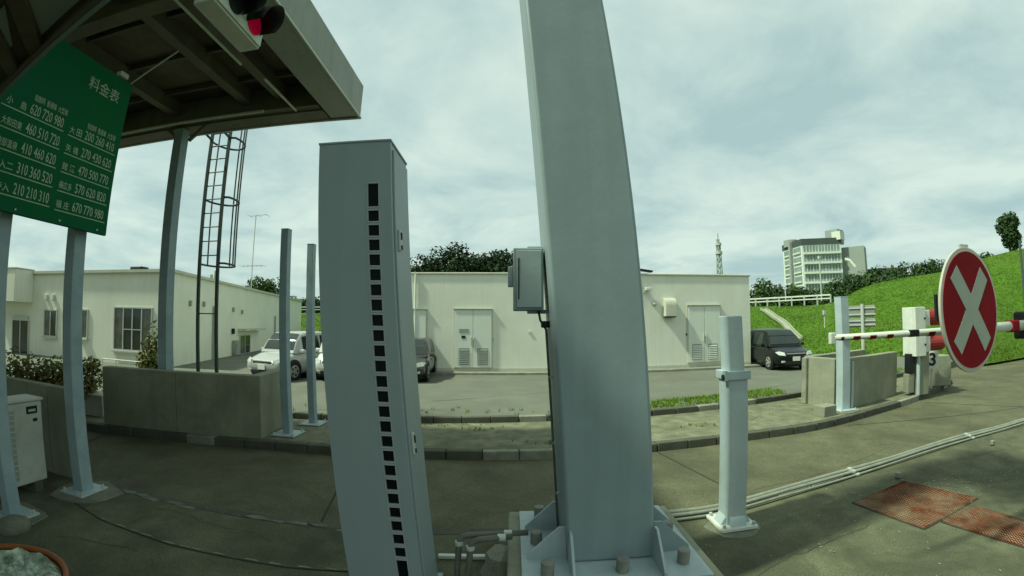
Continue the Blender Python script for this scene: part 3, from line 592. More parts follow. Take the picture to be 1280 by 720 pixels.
for i, (n1_, a_, n2_, b_) in enumerate(rows):
    zl = 4.072 - i * .2135
    MB().box((SXp - .001, 2.78, zl), (.004, .82, .010)).build('rule', letter, t); MB().box((SXp - .001, 3.63, zl - .012), (.004, .74, .010)).build('rule', letter, t)
    for nm, y0_, y1_, zz_ in ((n1_, 2.42, 2.67, zl + .03), (n2_, 3.27, 3.45, zl + .018)):
        pc = nm.split(' ')
        if len(pc) == 2: text(pc[0], y0_, y0_ + .075, zz_, .085); text(pc[1], y1_ - .075, y1_, zz_, .085)
        else: text(nm, y0_, y1_, zz_, .085)
    for col, y0_, y1_, zz_, hh_ in ((a_, 2.72, 3.17, zl + .028, .115), (b_, 3.50, 3.97, zl + .018, .11)):
        for k_, num in enumerate(col.split(' ')): st_ = (y1_ - y0_ + .03) / 3; text(num, y0_ + k_ * st_, y0_ + (k_ + 1) * st_ - .03, zz_, hh_)
for y in (2.78, 3.35, 3.9): MB().tube([(SXp - .004, y, 3.10), (SXp + .006, y, 3.10)], .012, 8).build('bolt', galv, t)

# ------------------------------------------------------------------ concrete parapets
def parapet(name, label, segs, h, th, cap_=True):
    t = T(name, label, 'parapet', (*segs[0][0], 0))
    for k, (a, b) in enumerate(segs):
        a, b = Vector((*a, 0)), Vector((*b, 0)); d = (b - a).normalized(); n_ = Vector((-d.y, d.x, 0)) * th
        MB().ext([a - Vector((0, 0, .02)), b - Vector((0, 0, .02)), b + n_ - Vector((0, 0, .02)), a + n_ - Vector((0, 0, .02))], (0, 0, h + .02 + k * .004)).build('wall_section', wallc, t, bev=.018)
        L_ = (b - a).length
        for j in range(1, int(L_ / 1.75) + 1):
            if j * 1.75 < L_ - .3:
                q = a + d * j * 1.75; MB().box((q.x, q.y, h / 2), (.006, .003, h - .06), math.atan2(d.y, d.x)).build('joint', gasket, t)
    return t
w0, w1 = gp(128, 528), gp(336, 549)
parapet('concrete_parapet', 'long dark concrete parapet on the middle island at the left', [((-7.86, 6.56), (-4.42, 7.08)), ((-4.42, 7.10), (-4.56, 8.1))], 1.12, .22)
parapet('concrete_parapet', 'concrete parapet on the middle island right of the pale post', [((7.72, 8.62), (10.25, 9.42)), ((7.30, 9.75), (7.42, 8.75)), ((7.5, 9.75), (10.3, 10.7))], 1.16, .22)
parapet('concrete_parapet', 'concrete parapet behind the air conditioning unit at the left edge', [((-9.5, 4.1), (-5.45, 4.02)), ], 1.16, .16)
q = gp(1031, 519); tag(MB().box((q.x, q.y, .11), (.42, .32, .24), .2).build('concrete_block', wallc, bev=.02), 'small concrete block beside the pale post base', 'block')
q = gp(1007, 504); tag(MB().box((q.x, q.y, .57), (.2, .16, 1.16), .2).build('concrete_pillar', kerblt, bev=.03), 'pale narrow concrete pillar at the end of the right parapet', 'pillar')

# ------------------------------------------------------------------ air-conditioning unit, left edge
A0 = gp(60, 604, .06); t = T('air_conditioner', 'ivory outdoor air conditioning unit at the left edge beside the canopy post', 'air conditioner', (-6.0, 3.5, 0))
acx, acy, acw_, acd, ach = -5.98, 3.42, .36, .92, 1.13
aX = -5.50
MB().box((aX - .18, 3.10, .60), (.36, 1.02, .96)).build('case', acw, t, bev=.025)
MB().box((aX - .18, 3.10, 1.092), (.39, 1.05, .035)).build('lid', acw, t, bev=.012)
MB().box((aX + .006, 2.93, .60), (.014, .56, .80)).build('fan_grille', greyv, t, bev=.01)
for i in range(12): MB().box((aX + .018, 2.93, .25 + i * .064), (.010, .54, .012)).build('grille_bar', acw, t)
MB().box((aX + .004, 3.46, .98), (.008, .15, .085)).build('rating_label', blackp, t); MB().box((aX + .009, 3.46, .975), (.004, .10, .03)).build('label_print', letter, t)
MB().box((aX + .004, 3.50, .86), (.006, .06, .035)).build('maker_badge', blackp, t)
for y in (2.76, 3.46): MB().box((aX - .18, y, .065), (.40, .12, .13)).build('foot', kerbm, t, bev=.01)

# ------------------------------------------------------------------ caged ladder behind the canopy
lp = Vector((-6.72, 8.15, 0)); t = T('caged_ladder', 'dark steel caged ladder rising to the canopy roof', 'ladder', lp)
le = (0, SH / 10.5); zb, ztp = 0.0, 7.3
rx0, rx1 = lp.x + .07, lp.x + .57; ly = lp.y
for x in (rx0, rx1): MB().box((x, ly, ztp / 2), (.07, .045, ztp)).build('rail', ladm, t, lean=le)
r0 = None
for i in range(24):
    z = .35 + i * .31
    if z > 3.2 or i == 6: MB().tube([(rx0, ly, z), (rx1, ly, z)], .014, 6).build('rung', ladm, t, lean=le)
hoops = [3.28, 4.72, 6.1, 7.0]
for z in hoops:
    pth = [(rx0, ly, z)] + [((rx0 + rx1) / 2 + .05 + .36 * math.cos(an), ly + .22 + .48 * math.sin(an), z) for an in np.linspace(math.pi * 1.12, -math.pi * .12, 16)] + [(rx1, ly, z)]
    MB().tube(pth, .024, 6).build('cage_hoop', ladm, t, lean=le, smooth=True)
for an in np.linspace(math.pi * .92, math.pi * .08, 5):
    x, y = (rx0 + rx1) / 2 + .05 + .36 * math.cos(an), ly + .22 + .48 * math.sin(an)
    MB().box((x, y, (3.28 + 7.2) / 2), (.03, .018, 7.2 - 3.28)).build('cage_bar', ladm, t, lean=le)
for x in (rx0, rx1): MB().bar((x, ly, 6.1), (x - .16, ly - .5, 6.35), .04, .04).build('bracket', ladm, t, lean=le)

# ------------------------------------------------------------------ right-hand building
BA, BB = Vector((-7.4, 16.95, 0)), Vector((10.30, 17.60, 0))
bd = (BB - BA).normalized(); bn = Vector((bd.y, -bd.x, 0)); BZ = 4.06; BL = (BB - BA).length
t = T('service_building', 'long low cream service building with double doors behind the column', 'building', tuple(BA))
def bw(s_, o_, z): q = BA + bd * s_ + bn * o_; return Vector((q.x, q.y, z))
def bpx(px, py): q = onpl(px, py, BA, bn); return (q - BA).dot(bd), q.z
MB().ext([bw(0, 0, 0), bw(BL, 0, 0), bw(BL, -8, 0), bw(0, -8, 0)], (0, 0, BZ - .05)).build('wall', cream, t)
MB().ext([bw(-.06, .05, BZ - .05), bw(BL + .06, .05, BZ - .05), bw(BL + .06, -8.05, BZ - .05), bw(-.06, -8.05, BZ - .05)], (0, 0, .08)).build('roof_trim', trimm, t, bev=.02)
MB().ext([bw(-.3, .5, .1), bw(BL + .3, .5, .1), bw(BL + .3, .0, .1), bw(-.3, .0, .1)], (0, 0, .11)).build('apron_slab', kerblt, t, bev=.015)
MB().ext([bw(0, .012, .21), bw(BL, .012, .21), bw(BL, 0, .21), bw(0, 0, .21)], (0, 0, .12)).build('plinth', trimm, t)
def bbox(name, m, p0, p1, o0, o1, par=t, bev=0.0):
    s0, z0 = bpx(*p0); s1, z1 = bpx(*p1); s0, s1 = min(s0, s1), max(s0, s1); z0, z1 = min(z0, z1), max(z0, z1)
    return MB().ext([bw(s0, o0, z0), bw(s1, o0, z0), bw(s1, o1, z0), bw(s0, o1, z0)], (0, 0, z1 - z0)).build(name, m, par, bev=bev), (s0, s1, z0, z1)
for (l, r_, tp, bt) in ((567, 616, 386, 460), (858, 901, 381.5, 452), (493, 534, 386, 461)):
    fr, (s0, s1, z0, z1) = bbox('door', trimm, (l, tp), (r_, bt), .001, .045, bev=.01); mids = (s0 + s1) / 2
    for a_, b_ in ((s0 + .05, mids - .008), (mids + .008, s1 - .05)):
        MB().ext([bw(a_, .046, z0 + .02), bw(b_, .046, z0 + .02), bw(b_, .066, z0 + .02), bw(a_, .066, z0 + .02)], (0, 0, z1 - z0 - .07)).build('leaf', creamd, fr, bev=.008)
        w_ = (b_ - a_); la, lb = a_ + w_ * .22, b_ - w_ * .2; lz0, lz1 = z0 + .12, z0 + .12 + .66
        MB().ext([bw(la, .067, lz0), bw(lb, .067, lz0), bw(lb, .074, lz0), bw(la, .074, lz0)], (0, 0, lz1 - lz0)).build('louvre_frame', greyv, fr)
        for k in range(8):
            zz_ = lz0 + .05 + k * .075; MB().ext([bw(la + .02, .075, zz_), bw(lb - .02, .075, zz_), bw(lb - .02, .09, zz_ - .02), bw(la + .02, .09, zz_ - .02)], (0, 0, .022)).build('louvre', creamd if l > 800 else greyv, fr)
    for s_ in (mids - .06, mids + .06): MB().box(tuple(bw(s_, .095, z0 + 1.05)), (.03, .05, .34), math.atan2(bd.y, bd.x)).build('pull_handle', galv, fr, bev=.005)
    MB().ext([bw(s0, .047, z1 - .02), bw(s1, .047, z1 - .02), bw(s1, .10, z1 - .02), bw(s0, .10, z1 - .02)], (0, 0, .03)).build('drip_bar', trimm, fr)
bbox('notice_plate', greyv, (574, 411), (586, 416), .07, .078); bbox('notice_plate', blackp, (577, 419.5), (582, 423), .07, .078)
# wall fittings
s_, z_ = bpx(836, 384)
v = T('vent_hood', 'rounded cream vent hood on the cream wall right of the column', 'vent hood', tuple(bw(s_, 0, z_)))
mb = MB(); n = 8
prof = [(0, .38), (.12, .37), (.24, .32), (.32, .22), (.34, .06), (.34, -.38), (0, -.38)]
mb.ext([bw(s_ - .27, a_ + .002, z_ + b_) for a_, b_ in prof], bd * .5); mb.build('hood', trimm, v, bev=.02)
mb = MB(); mb.ext([bw(s_ - .22, .03, z_ - .43), bw(s_ + .18, .03, z_ - .43), bw(s_ + .18, .3, z_ - .43), bw(s_ - .22, .3, z_ - .43)], (0, 0, .05)); mb.build('outlet', dark, v)
s2, z2 = bpx(818, 379.5); tl = T('wall_lamp', 'small round bulkhead lamp beside the vent hood', 'lamp', tuple(bw(s2, 0, z2)))
c = bw(s2, 0, z2); mb = MB(); mb.tube([c + bn * .002, c + bn * .05], .10, 14); mb.build('back_plate', galv, tl); mb = MB(); mb.tube([c + bn * .05, c + bn * .11, c + bn * .15], [.085, .08, .03], 14); mb.build('globe', lamp, tl, smooth=True)
s2, z2 = bpx(805.5, 362); tl = T('wall_camera', 'small white camera bracket high on the cream wall near the column', 'camera', tuple(bw(s2, 0, z2)))
MB().box(tuple(bw(s2, .05, z2)), (.10, .10, .26)).build('bracket', galv, tl, bev=.01); MB().box(tuple(bw(s2 + .12, .15, z2 + .02)), (.24, .16, .14)).build('body', whitep, tl, bev=.02)
s2, z2 = bpx(810, 342); tag(MB().bar(tuple(bw(s2 - 1.4, .1, BZ + .30)), tuple(bw(s2 + .2, -.1, BZ + .12)), .25, .08).build('roof_duct', blackp, bev=.02), 'dark bent duct lying on the roof edge right of the column', 'duct')
for px_, l_ in ((857.5, 448), ): pass
s2, z2 = bpx(858, 418); MB().box(tuple(bw(s2, .02, z2)), (.05, .03, .09)).build('door_bell', blackp, t)
s2, z2 = bpx(615.5, 424); MB().box(tuple(bw(s2 + .02, .02, z2)), (.08, .04, .12)).build('door_bell', galv, t)
s2, z2 = bpx(662, 415); MB().box(tuple(bw(s2, .02, z2)), (.10, .04, .08)).build('wall_socket', whitep, t)
for px_ in (519, 686): 
    s2, _ = bpx(px_, 400); MB().tube([bw(s2, .06, .25), bw(s2, .06, BZ - .06)], .04, 8).build('downpipe', creamd, t)

# ------------------------------------------------------------------ left-hand office
O1 = Vector((-13.6, 14.75, 0)); O0 = Vector((-26, 14.2, 0)); O2 = Vector((-19.6, 38.5, 0)); OZ = 3.98
t = T('office_building', 'cream flat-roofed office with sliding windows at the far left', 'building', tuple(O1))
MB().prism([O0.xy, O1.xy, O2.xy, (-32, 38)], 0, OZ - .05).build('wall', cream, t)
f1 = (O1 - O0).normalized(); n1 = Vector((f1.y, -f1.x, 0)); f2 = (O2 - O1).normalized(); n2 = Vector((f2.y, -f2.x, 0))
rim = MB(); rim.bar((*(O0 + n1 * .02).xy, OZ), (*(O1 + n1 * .02).xy, OZ), .20, .12); rim.bar((*(O1 + n2 * .02).xy, OZ), (*(O2 + n2 * .02).xy, OZ), .20, .12); rim.build('roof_trim', trimm, t)
MB().prism([O0.xy, O1.xy, O2.xy, (-32, 38)], OZ - .04, OZ - .01).build('roof', trimm, t)
def opx(px, py, face=1): 
    nn, o_, f_ = (n1, O0, f1) if face == 1 else (n2, O1, f2); q = onpl(px, py, o_, nn); return (q - o_).dot(f_), q.z
def ow(s_, o_, z, face=1):
    nn, b0, f_ = (n1, O0, f1) if face == 1 else (n2, O1, f2); q = b0 + f_ * s_ + nn * o_; return Vector((q.x, q.y, z))
def ob(name, m, s0, s1, z0, z1, o0, o1, par, face=1, bev=0.0):
    return MB().ext([ow(s0, o0, z0, face), ow(s1, o0, z0, face), ow(s1, o1, z0, face), ow(s0, o1, z0, face)], (0, 0, z1 - z0)).build(name, m, par, bev=bev)
def owin(p0, p1, panes, face=1, m=glass, mull=None, sill=True):
    s0, z1 = opx(*p0, face); s1, z0 = opx(*p1, face)
    if s0 > s1: s0, s1 = s1, s0
    wi = ob('window', blackp, s0, s1, z0, z1, .002, .02, t, face)
    fw = .055
    for a_, b_, c_, d_ in ((s0 - fw, s0, z0 - fw, z1 + fw), (s1, s1 + fw, z0 - fw, z1 + fw), (s0, s1, z0 - fw, z0), (s0, s1, z1, z1 + fw)): ob('frame', alu, a_, b_, c_, d_, .001, .06, wi, face)
    for k in range(panes):
        a_, b_ = s0 + (s1 - s0) * k / panes, s0 + (s1 - s0) * (k + 1) / panes
        ob('pane', m if (k % 3) else curtain, a_ + .01, b_ - .01, z0 + .005, z1 - .005, .021, .03, wi, face)
        if k: ob('mullion', alu, a_ - .028, a_ + .028, z0, z1, .031, .055, wi, face)
    if mull: ob('transom', alu, s0 + (s1 - s0) * mull[0], s0 + (s1 - s0) * mull[1], z0 + (z1 - z0) * .48, z0 + (z1 - z0) * .48 + .035, .031, .05, wi, face)
    if sill: ob('sill', alu, s0 - .1, s1 + .1, z0 - fw - .06, z0 - fw - .002, .001, .14, wi, face)
    return wi
owin((144.5, 385), (189, 439), 4, mull=(.26, .74)); owin((57, 388), (70.5, 420), 2); owin((103, 388), (109, 422), 1)
owin((299.5, 420), (311.5, 440), 2, face=2)
s0, z0 = opx(297, 412, 2); s1, z1 = opx(318, 410, 2); ob('window_hood', trimm, s0, s1 + .8, z0 - .06, z0 + .05, .005, .5, t, 2)
for px_, py_ in ((237, 379), (254, 380), (291, 387), (302, 390)): s2, z2 = opx(px_, py_, 2); ob('vent_cap', greyv, s2 - .08, s2 + .08, z2 - .12, z2 + .12, .005, .10, t, 2, .02)
for px_, py_ in ((59.5, 372), (68, 372)): s2, z2 = opx(px_, py_, 1); ob('vent_cap', whitep, s2 - .07, s2 + .07, z2 - .16, z2 + .16, .005, .12, t, 1, .03)
for px_, py_ in ((266, 383), (343, 395)): s2, z2 = opx(px_, py_, 2); MB().tube([ow(s2, .08, .1, 2), ow(s2, .08, z2, 2)], .05, 8).build('downpipe', greyv, t)
s2, z2 = opx(290, 414, 2); ob('wall_lamp', blackp, s2 - .1, s2 + .1, z2 - .15, z2 + .15, .005, .15, t, 2, .02)
s2, z2 = opx(292, 450, 2); ob('meter_box', greyv, s2 - .3, s2 + .3, .2, .95, .005, .3, t, 2, .02)
# entrance block that juts out
s0, zt_ = opx(9, 337, 1); s1, zb_ = opx(46, 377, 1)
en = ob('entrance_canopy', cream, s0 - 1, s1 - .35, 2.55, OZ + .08, .003, 1.1, t, 1, .02)
ob('canopy_trim', trimm, s0 - 1, s1 - .33, OZ + .081, OZ + .14, -.02, 1.13, en, 1)
s0, z1 = opx(17, 400, 1); s1, z0 = opx(35.5, 434, 1)
dr = ob('entrance_door', glass, s0, s1, .12, z1, .003, .03, t, 1)
for a_, b_ in ((s0 - .06, s0), (s1, s1 + .06), ((s0 + s1) / 2 - .03, (s0 + s1) / 2 + .03)): ob('frame', alu, a_, b_, .12, z1, .002, .06, dr, 1)
ob('transom', alu, s0, s1, z1, z1 + .22, .002, .07, dr, 1)
mb = MB(); q0, q1 = atY(128, 448, 11.5), atY(182, 453, 11.5)
fe = T('pipe_railing', 'thin white pipe railing in front of the office window', 'railing', (q0.x, 11.5, 0))
for z in (q0.z, q0.z - .28): MB().tube([(q0.x, 11.5, z), (q1.x, 11.5, z)], .022, 6).build('pipe', whitep, fe)
for k in range(4): x = q0.x + (q1.x - q0.x) * k / 3; MB().tube([(x, 11.5, .1), (x, 11.5, q0.z)], .022, 6).build('upright', whitep, fe)
q = gp(117, 521); tag(MB().box((q.x - .1, q.y + .3, .22), (.55, .5, .46), .1).build('concrete_box', acw, bev=.02), 'pale low box standing behind the left canopy post', 'box')
s2, z2 = opx(162, 336, 1); tag(MB().box(tuple(ow(s2, -.6, OZ + .14)), (.7, .5, .22)).build('roof_vent', blackp, bev=.05), 'small dark vent on the office roof', 'vent')
for px_, hh in ((264, .75), (269, 1.0)): 
    q = atD(px_, 352, 29); tag(MB().tube([(q.x, q.y, OZ - .1), (q.x, q.y, OZ + hh)], .09, 8).build('roof_pipe', greyv), 'shorter grey pipe on the office roof behind the ladder' if hh < .9 else 'taller grey pipe on the office roof behind the ladder', 'pipe')

# ------------------------------------------------------------------ masts, tower, rails
def aerial(label, px, py_top, py_bot, D, arms):
    tp, bt = atD(px, py_top, D), atD(px, py_bot, D); bt.x, bt.y = tp.x, tp.y
    t = T('aerial_mast', label, 'aerial', tuple(bt)); MB().tube([bt, tp], .03, 6).build('mast', galv, t)
    for (z_, l0, l1, nn) in arms:
        MB().bar((tp.x + l0, tp.y, tp.z - z_), (tp.x + l1, tp.y - .1, tp.z - z_ + .03), .035, .035).build('boom', galv, t)
        for k in range(nn): x = tp.x + l0 + (l1 - l0) * k / (nn - 1); MB().bar((x, tp.y - .35, tp.z - z_), (x, tp.y + .35, tp.z - z_), .02, .02).build('element', galv, t)
aerial('thin tall television aerial mast on the office wall', 320, 270, 412, 31, [(0.0, -.45, .9, 3), (3.35, -.85, .85, 6)])
tw0 = Vector((120 * math.sin(R(27.2)), 120 * math.cos(R(27.2)), 3.4)); q = atD(897, 292, 120)
t = T('radio_tower', 'distant lattice radio tower above the cream building roof', 'tower', (q.x, q.y, 3)); zt_ = q.z
for k in range(4):
    a = math.pi / 4 + k * math.pi / 2; MB().bar((q.x + 1.1 * math.cos(a), q.y + 1.1 * math.sin(a), 3), (q.x + .5 * math.cos(a), q.y + .5 * math.sin(a), zt_ - 3), .18, .18).build('leg', greyv, t)
for z in np.arange(6, zt_ - 3, 1.6):
    r_ = 1.1 - .6 * (z - 3) / (zt_ - 6)
    for k in range(4):
        a, b_ = math.pi / 4 + k * math.pi / 2, math.pi / 4 + (k + 1) * math.pi / 2
        MB().bar((q.x + r_ * math.cos(a), q.y + r_ * math.sin(a), z), (q.x + r_ * math.cos(b_), q.y + r_ * math.sin(b_), z + 1.5), .12, .12).build('brace', greyv, t)
for z, r_ in ((zt_ - 5.5, .95), (zt_ - 3.2, .8)): MB().tube([(q.x, q.y, z), (q.x, q.y, z + .7)], r_, 12).build('antenna_ring', galv, t)
MB().tube([(q.x, q.y, zt_ - 3), (q.x, q.y, zt_)], .12, 6).build('spike', greyv, t)
def guardrail(name, label, a0, a1, dr=0.4):
    A_, B_ = Vector(hill_at(a0, 1.02 + dr / 15)), Vector(hill_at(a1, 1.02 + dr / 15)); P = [A_.lerp(B_, k / 9) for k in range(10)]
    t = T(name, label, 'guardrail', tuple(P[0]))
    for z, h_ in ((.72, .13), (.42, .10)): MB().bar(A_ + Vector((0, 0, z)), B_ + Vector((0, 0, z)), .06, h_).build('rail', whitep, t)
    for p_ in P: MB().box((p_.x, p_.y, p_.z + .1), (.10, .10, 1.3)).build('post', galv, t)
guardrail('guardrail', 'white guardrail along the crest of the grass bank beside the van', 27, 40)
guardrail('guardrail', 'white guardrail glimpsed between the plain posts at left', -33, -16)
# concrete drainage chute down the bank
t = T('drain_chute', 'pale concrete drainage chute running down the grass bank', 'drain', hill_at(33, .5))
def hpt(az, tt, up=.08): x, y, z = hill_at(az, tt); return Vector((x, y, z + 0.04 * math.sin(x * .9 + y * .7) + 0.04 * math.sin(x * .37 - y * 1.3) + up))
c0 = [hpt(31.9 + 4.2 * (1 - k / 9), .18 + .66 * k / 9, .10) for k in range(10)]
for a, b in zip(c0, c0[1:]): MB().bar(a, b, .36, .14).build('chute_slab', chutem, t)
for side in (-1, 1):
    for a, b in zip(c0, c0[1:]):
        d = (b - a).normalized(); n_ = Vector((d.y, -d.x, 0)).normalized() * .22 * side; MB().bar(a + n_ + Vector((0, 0, .08)), b + n_ + Vector((0, 0, .08)), .10, .20).build('side_wall', chutem, t)
def pole(label, px, py0, py1, D, r_, head=None, zb=None, m=galv):
    a, b = atD(px, py0, D), atD(px, py1, D); b.x, b.y = a.x, a.y
    if zb is not None: b.z = zb
    t = T('lamp_pole', label, 'pole', tuple(b)); MB().tube([b, a], r_, 8).build('shaft', m, t)
    if head: MB().box((a.x, a.y, a.z), head).build('head', galv, t, bev=.02)
    return t
pole('thin marker pole with a lamp head on the grass bank', 1030.5, 391, 414, 33, .045, (.22, .16, .3), zb=1.0)
pole('slender pale lamp pole in front of the apartment block', 1024, 322, 376, 47, .07, (.25, .25, .3))
pole('dark slim pole at the right picture edge', 1274, 300, 440, 26, .06, m=ladm)
pole('short pole behind the guardrail left of the apartment block', 981.5, 357, 377, 46, .06)
# road-sign backs
q = gp(1075, 441, 1.0); D = 17.0; a = atD(1075, 380, D); t = T('road_sign', 'grey backs of two stacked road sign panels behind the parapet', 'road sign', (a.x, a.y, 0))
b0, b1 = atD(1059, 385, D), atD(1094, 399, D)
dr_ = Vector((b1.x - b0.x, b1.y - b0.y, 0)); wd = dr_.length; an = math.atan2(dr_.y, dr_.x)
for (pt, pb) in ((382, 396), (398, 409)):
    z1, z0 = atD(1075, pt, D).z, atD(1075, pb, D).z; cx_, cy_ = (b0.x + b1.x) / 2, (b0.y + b1.y) / 2
    pn = MB().box((cx_, cy_, (z0 + z1) / 2), (wd, .04, z1 - z0), an).build('panel', signback, t, bev=.02)
    for z in (z0 + .08, z1 - .08): MB().box((cx_, cy_ - .045, z), (wd * .96, .04, .05), an).build('stiffener', galv, pn)
MB().tube([(a.x + .0, a.y - .1, 0), (a.x, a.y - .1, a.z)], .06, 10).build('post', galv, t)

# ------------------------------------------------------------------ gate signals on the middle island
gpz = Vector((10.45, 8.98, 0)); q = gp(1146, 493); 
t = T('signal_pillar', 'two stacked white signal heads with red visors on a grey pillar', 'signal', (10.6, 9.25, 0))
sg0 = Vector((10.82, 9.16, 0)); sdir = Vector((.90, -.05, 0)).normalized(); sper = Vector((sdir.y, -sdir.x, 0)) * -1
def sbx(c, d, m, name, par=t, bev=.015): return MB().box(c, d, math.atan2(sdir.y, sdir.x)).build(name, m, par, bev=bev)
sbx((sg0.x + .05, sg0.y, .58), (.46, .30, 1.18), wallc, 'pillar'); 
sbx((sg0.x - .36, sg0.y, .85), (.20, .2, .5), blackp, 'dark_box')
sbx((sg0.x - .36, sg0.y + .02, .32), (.24, .2, .5), wallc, 'box_foot')
MB().tube([(sg0.x - .16, sg0.y - .15, 0), (sg0.x - .18, sg0.y - .15, 1.2)], .05, 10).build('stand_pipe', steel_lt, t)
for z in (1.33, 2.02):
    hd = sbx((sg0.x - .16, sg0.y, z), (.40, .50, .60), whitep, 'signal_head')
    sbx((sg0.x + .15, sg0.y, z + .0), (.26, .40, .42), whitep, 'lamp_box', hd)
    c = Vector((sg0.x + .28, sg0.y, z + .02)); MB().tube([c, c + sdir * .62], .225, 18).build('red_visor', redvis, hd)
    MB().tube([c + sdir * .621, c + sdir * .625], .19, 18).build('lens', blackp, hd)
    bolt = MB().tube([(sg0.x - .02, sg0.y - .28, z), (sg0.x - .02, sg0.y - .25, z)], .03, 8).build('knob', blackp, hd)
q = atD(1166, 449, 15.3); t3 = T('number_sign', 'white number 3 plate beside the signal pillar', 'sign', (q.x, q.y, 0))
na = R(-28); MB().box((q.x, q.y, q.z), (.34, .03, .56), na).build('plate', whitep, t3, bev=.01)
MB().tube([(q.x + .02, q.y + .06, 0), (q.x + .02, q.y + .06, q.z + .2)], .03, 8).build('post', galv, t3)
cu = bpy.data.curves.new('txt', 'FONT'); cu.body = '3'; cu.size = .5; cu.offset = .012; cu.extrude = .004; o_ = bpy.data.objects.new('txt', cu); C.objects.link(o_); bpy.context.view_layer.update()
me = bpy.data.meshes.new_from_object(o_.evaluated_get(dg())); bpy.data.objects.remove(o_); me.materials.clear(); me.materials.append(blackp)
nb = bpy.data.objects.new('numeral', me); C.objects.link(nb); nb.parent = t3; nb.location = (-.14 * math.cos(na) + .02 * math.sin(na), -.14 * math.sin(na) - .022 * math.cos(na), q.z - .17); nb.rotation_euler = (R(90), 0, na)
sbk = atD(1168, 470, 16); tag(MB().box((sbk.x, sbk.y, .45), (.9, .5, .9), -.3).build('concrete_kiosk_base', wallc, bev=.03), 'low grey concrete base behind the number plate', 'concrete base')

# ------------------------------------------------------------------ swung-open barrier arm and cross disc
AY = 2.46; za_ = 1.975
a0, a1 = atY(1042, 419.5, AY), atY(1286, 405.5, AY)
t = T('barrier_arm', 'white barrier arm with red bands swung open along the right side', 'barrier', (a1.x, AY, a1.z))
MB().tube([(a0.x, AY, za_), (a0.x + .9, AY, za_), (a1.x, AY, za_)], [.019, .026, .047], 14).build('arm', whitep, t, smooth=True)
def aseg(p0, p1, m, name):
    x0, x1 = atY(p0, 415, AY).x, atY(p1, 412, AY).x
    rad = lambda x: float(np.interp(x, [a0.x, a0.x + .9, a1.x], [.019, .026, .047])) + .0025
    n_ = 9; P = [(x_, AY - rad(x_) * math.cos(a_), za_ + rad(x_) * math.sin(a_)) for x_ in (x0, x1) for a_ in np.linspace(R(-150), R(8), n_)]
    MB().add(P, [(k, k + 1, n_ + k + 1, n_ + k) for k in range(n_ - 1)]).build(name, m, t, smooth=True)
for p0, p1 in ((1049, 1053), (1064, 1073), (1085, 1093), (1106, 1114), (1158, 1166), (1184, 1196)): aseg(p0, p1, redp, 'red_band')
MB().box((a0.x - .012, AY, za_ - .005), (.045, .03, .075)).build('tip_cap', whitep, t, bev=.006)
x_ = atY(1140, 415, AY).x; MB().box((x_, AY, za_ - .0), (.10, .058, .05)).build('clamp', blackp, t, bev=.004)
h0 = atY(1263, 410, AY)
MB().box((h0.x + .03, AY, za_ - .0), (.12, .10, .10)).build('red_socket', redp, t, bev=.015)
MB().box((h0.x + 1.5, AY + .02, za_ + .0), (2.5, .2, .24)).build('pivot_housing', blackp, t, bev=.02)
MB().box((h0.x + .16, AY - .11, za_ + .02), (.03, .02, .30)).build('white_strip', whitep, t)
MB().box((h0.x + 2.6, AY + .05, .98), (.34, .34, 1.98)).build('pedestal', steel_lt, t, bev=.02)
c = atY(1211.5, 387, 2.30); rad = .455
t = T('cross_disc', 'round red disc with white diagonal cross and pale rim on the barrier arm', 'sign disc', tuple(c))
an = R(7); dx_ = Vector((math.cos(an), math.sin(an), 0)); dn = Vector((math.sin(an), -math.cos(an), 0)); dz = Vector((-.035, 0, 1))
def disc(r_, o0, o1, n=64): 
    return MB().ext([c + dx_ * (r_ * math.cos(2 * math.pi * k / n)) + dz * (r_ * math.sin(2 * math.pi * k / n)) + dn * o0 for k in range(n)], dn * (o1 - o0))
disc(rad, 0, .02).build('rim_disc', rimm, t, bev=.004); disc(rad - .032, .0205, .024).build('red_face', redp, t)
for i, ang in enumerate((R(48), R(132))):
    u = dx_ * math.cos(ang) + dz * math.sin(ang); v_ = dz * math.cos(ang) - dx_ * math.sin(ang); hl, hw = rad * .79, .072
    MB().ext([c + dn * (.0245 + i * .0006) + u * a_ + v_ * b_ for a_, b_ in ((-hl, -hw), (hl, -hw), (hl, hw), (-hl, hw))], dn * .001).build('cross_bar', crossm, t)
MB().box(tuple(c - dn * .03 + Vector((-.02, 0, -.12))), (.12, .06, .22)).build('bracket', steel, t, bev=.006)
MB().box(tuple(c + dx_ * -(rad - .01) - dn * .02 + Vector((0, 0, .02))), (.02, .02, .18)).build('edge_clip', blackp, t)
MB().box(tuple(c + dz * (rad + .012)), (.10, .02, .02)).build('top_clip', galv, t)

# ------------------------------------------------------------------ cable pipes along the near island and steel hatches
dl = smooth_poly([(1.15, 4.22), (1.6, 4.31), (2.28, 4.36), (3.5, 4.63), (5.12, 4.92), (7.3, 5.19), (9.5, 5.22), (16, 5.4)])
for i, (of, r_, z) in enumerate(((.09, .027, .05), (.02, .024, .045), (-.06, .016, .03))):
    P = [(x, y, z + .006 * math.sin(x * 2 + i)) for x, y in offset(dl, of)]
    tp = T('cable_pipe', ('thickest grey cable pipe, farthest of three along the island edge', 'middle one of three grey cable pipes along the island edge', 'thin grey cable pipe, nearest of three along the island edge')[i], 'pipe', P[0], 'cable pipes along the island edge')
    MB().tube(P, r_, 10).build('pipe', ductm, tp, smooth=True)
    for k in range(4, len(P) - 4, 9): MB().tube([Vector(P[k]) - (Vector(P[k + 1]) - Vector(P[k])).normalized() * .03, Vector(P[k]) + (Vector(P[k + 1]) - Vector(P[k])).normalized() * .03], r_ + .007, 10).build('coupling', galv, tp)
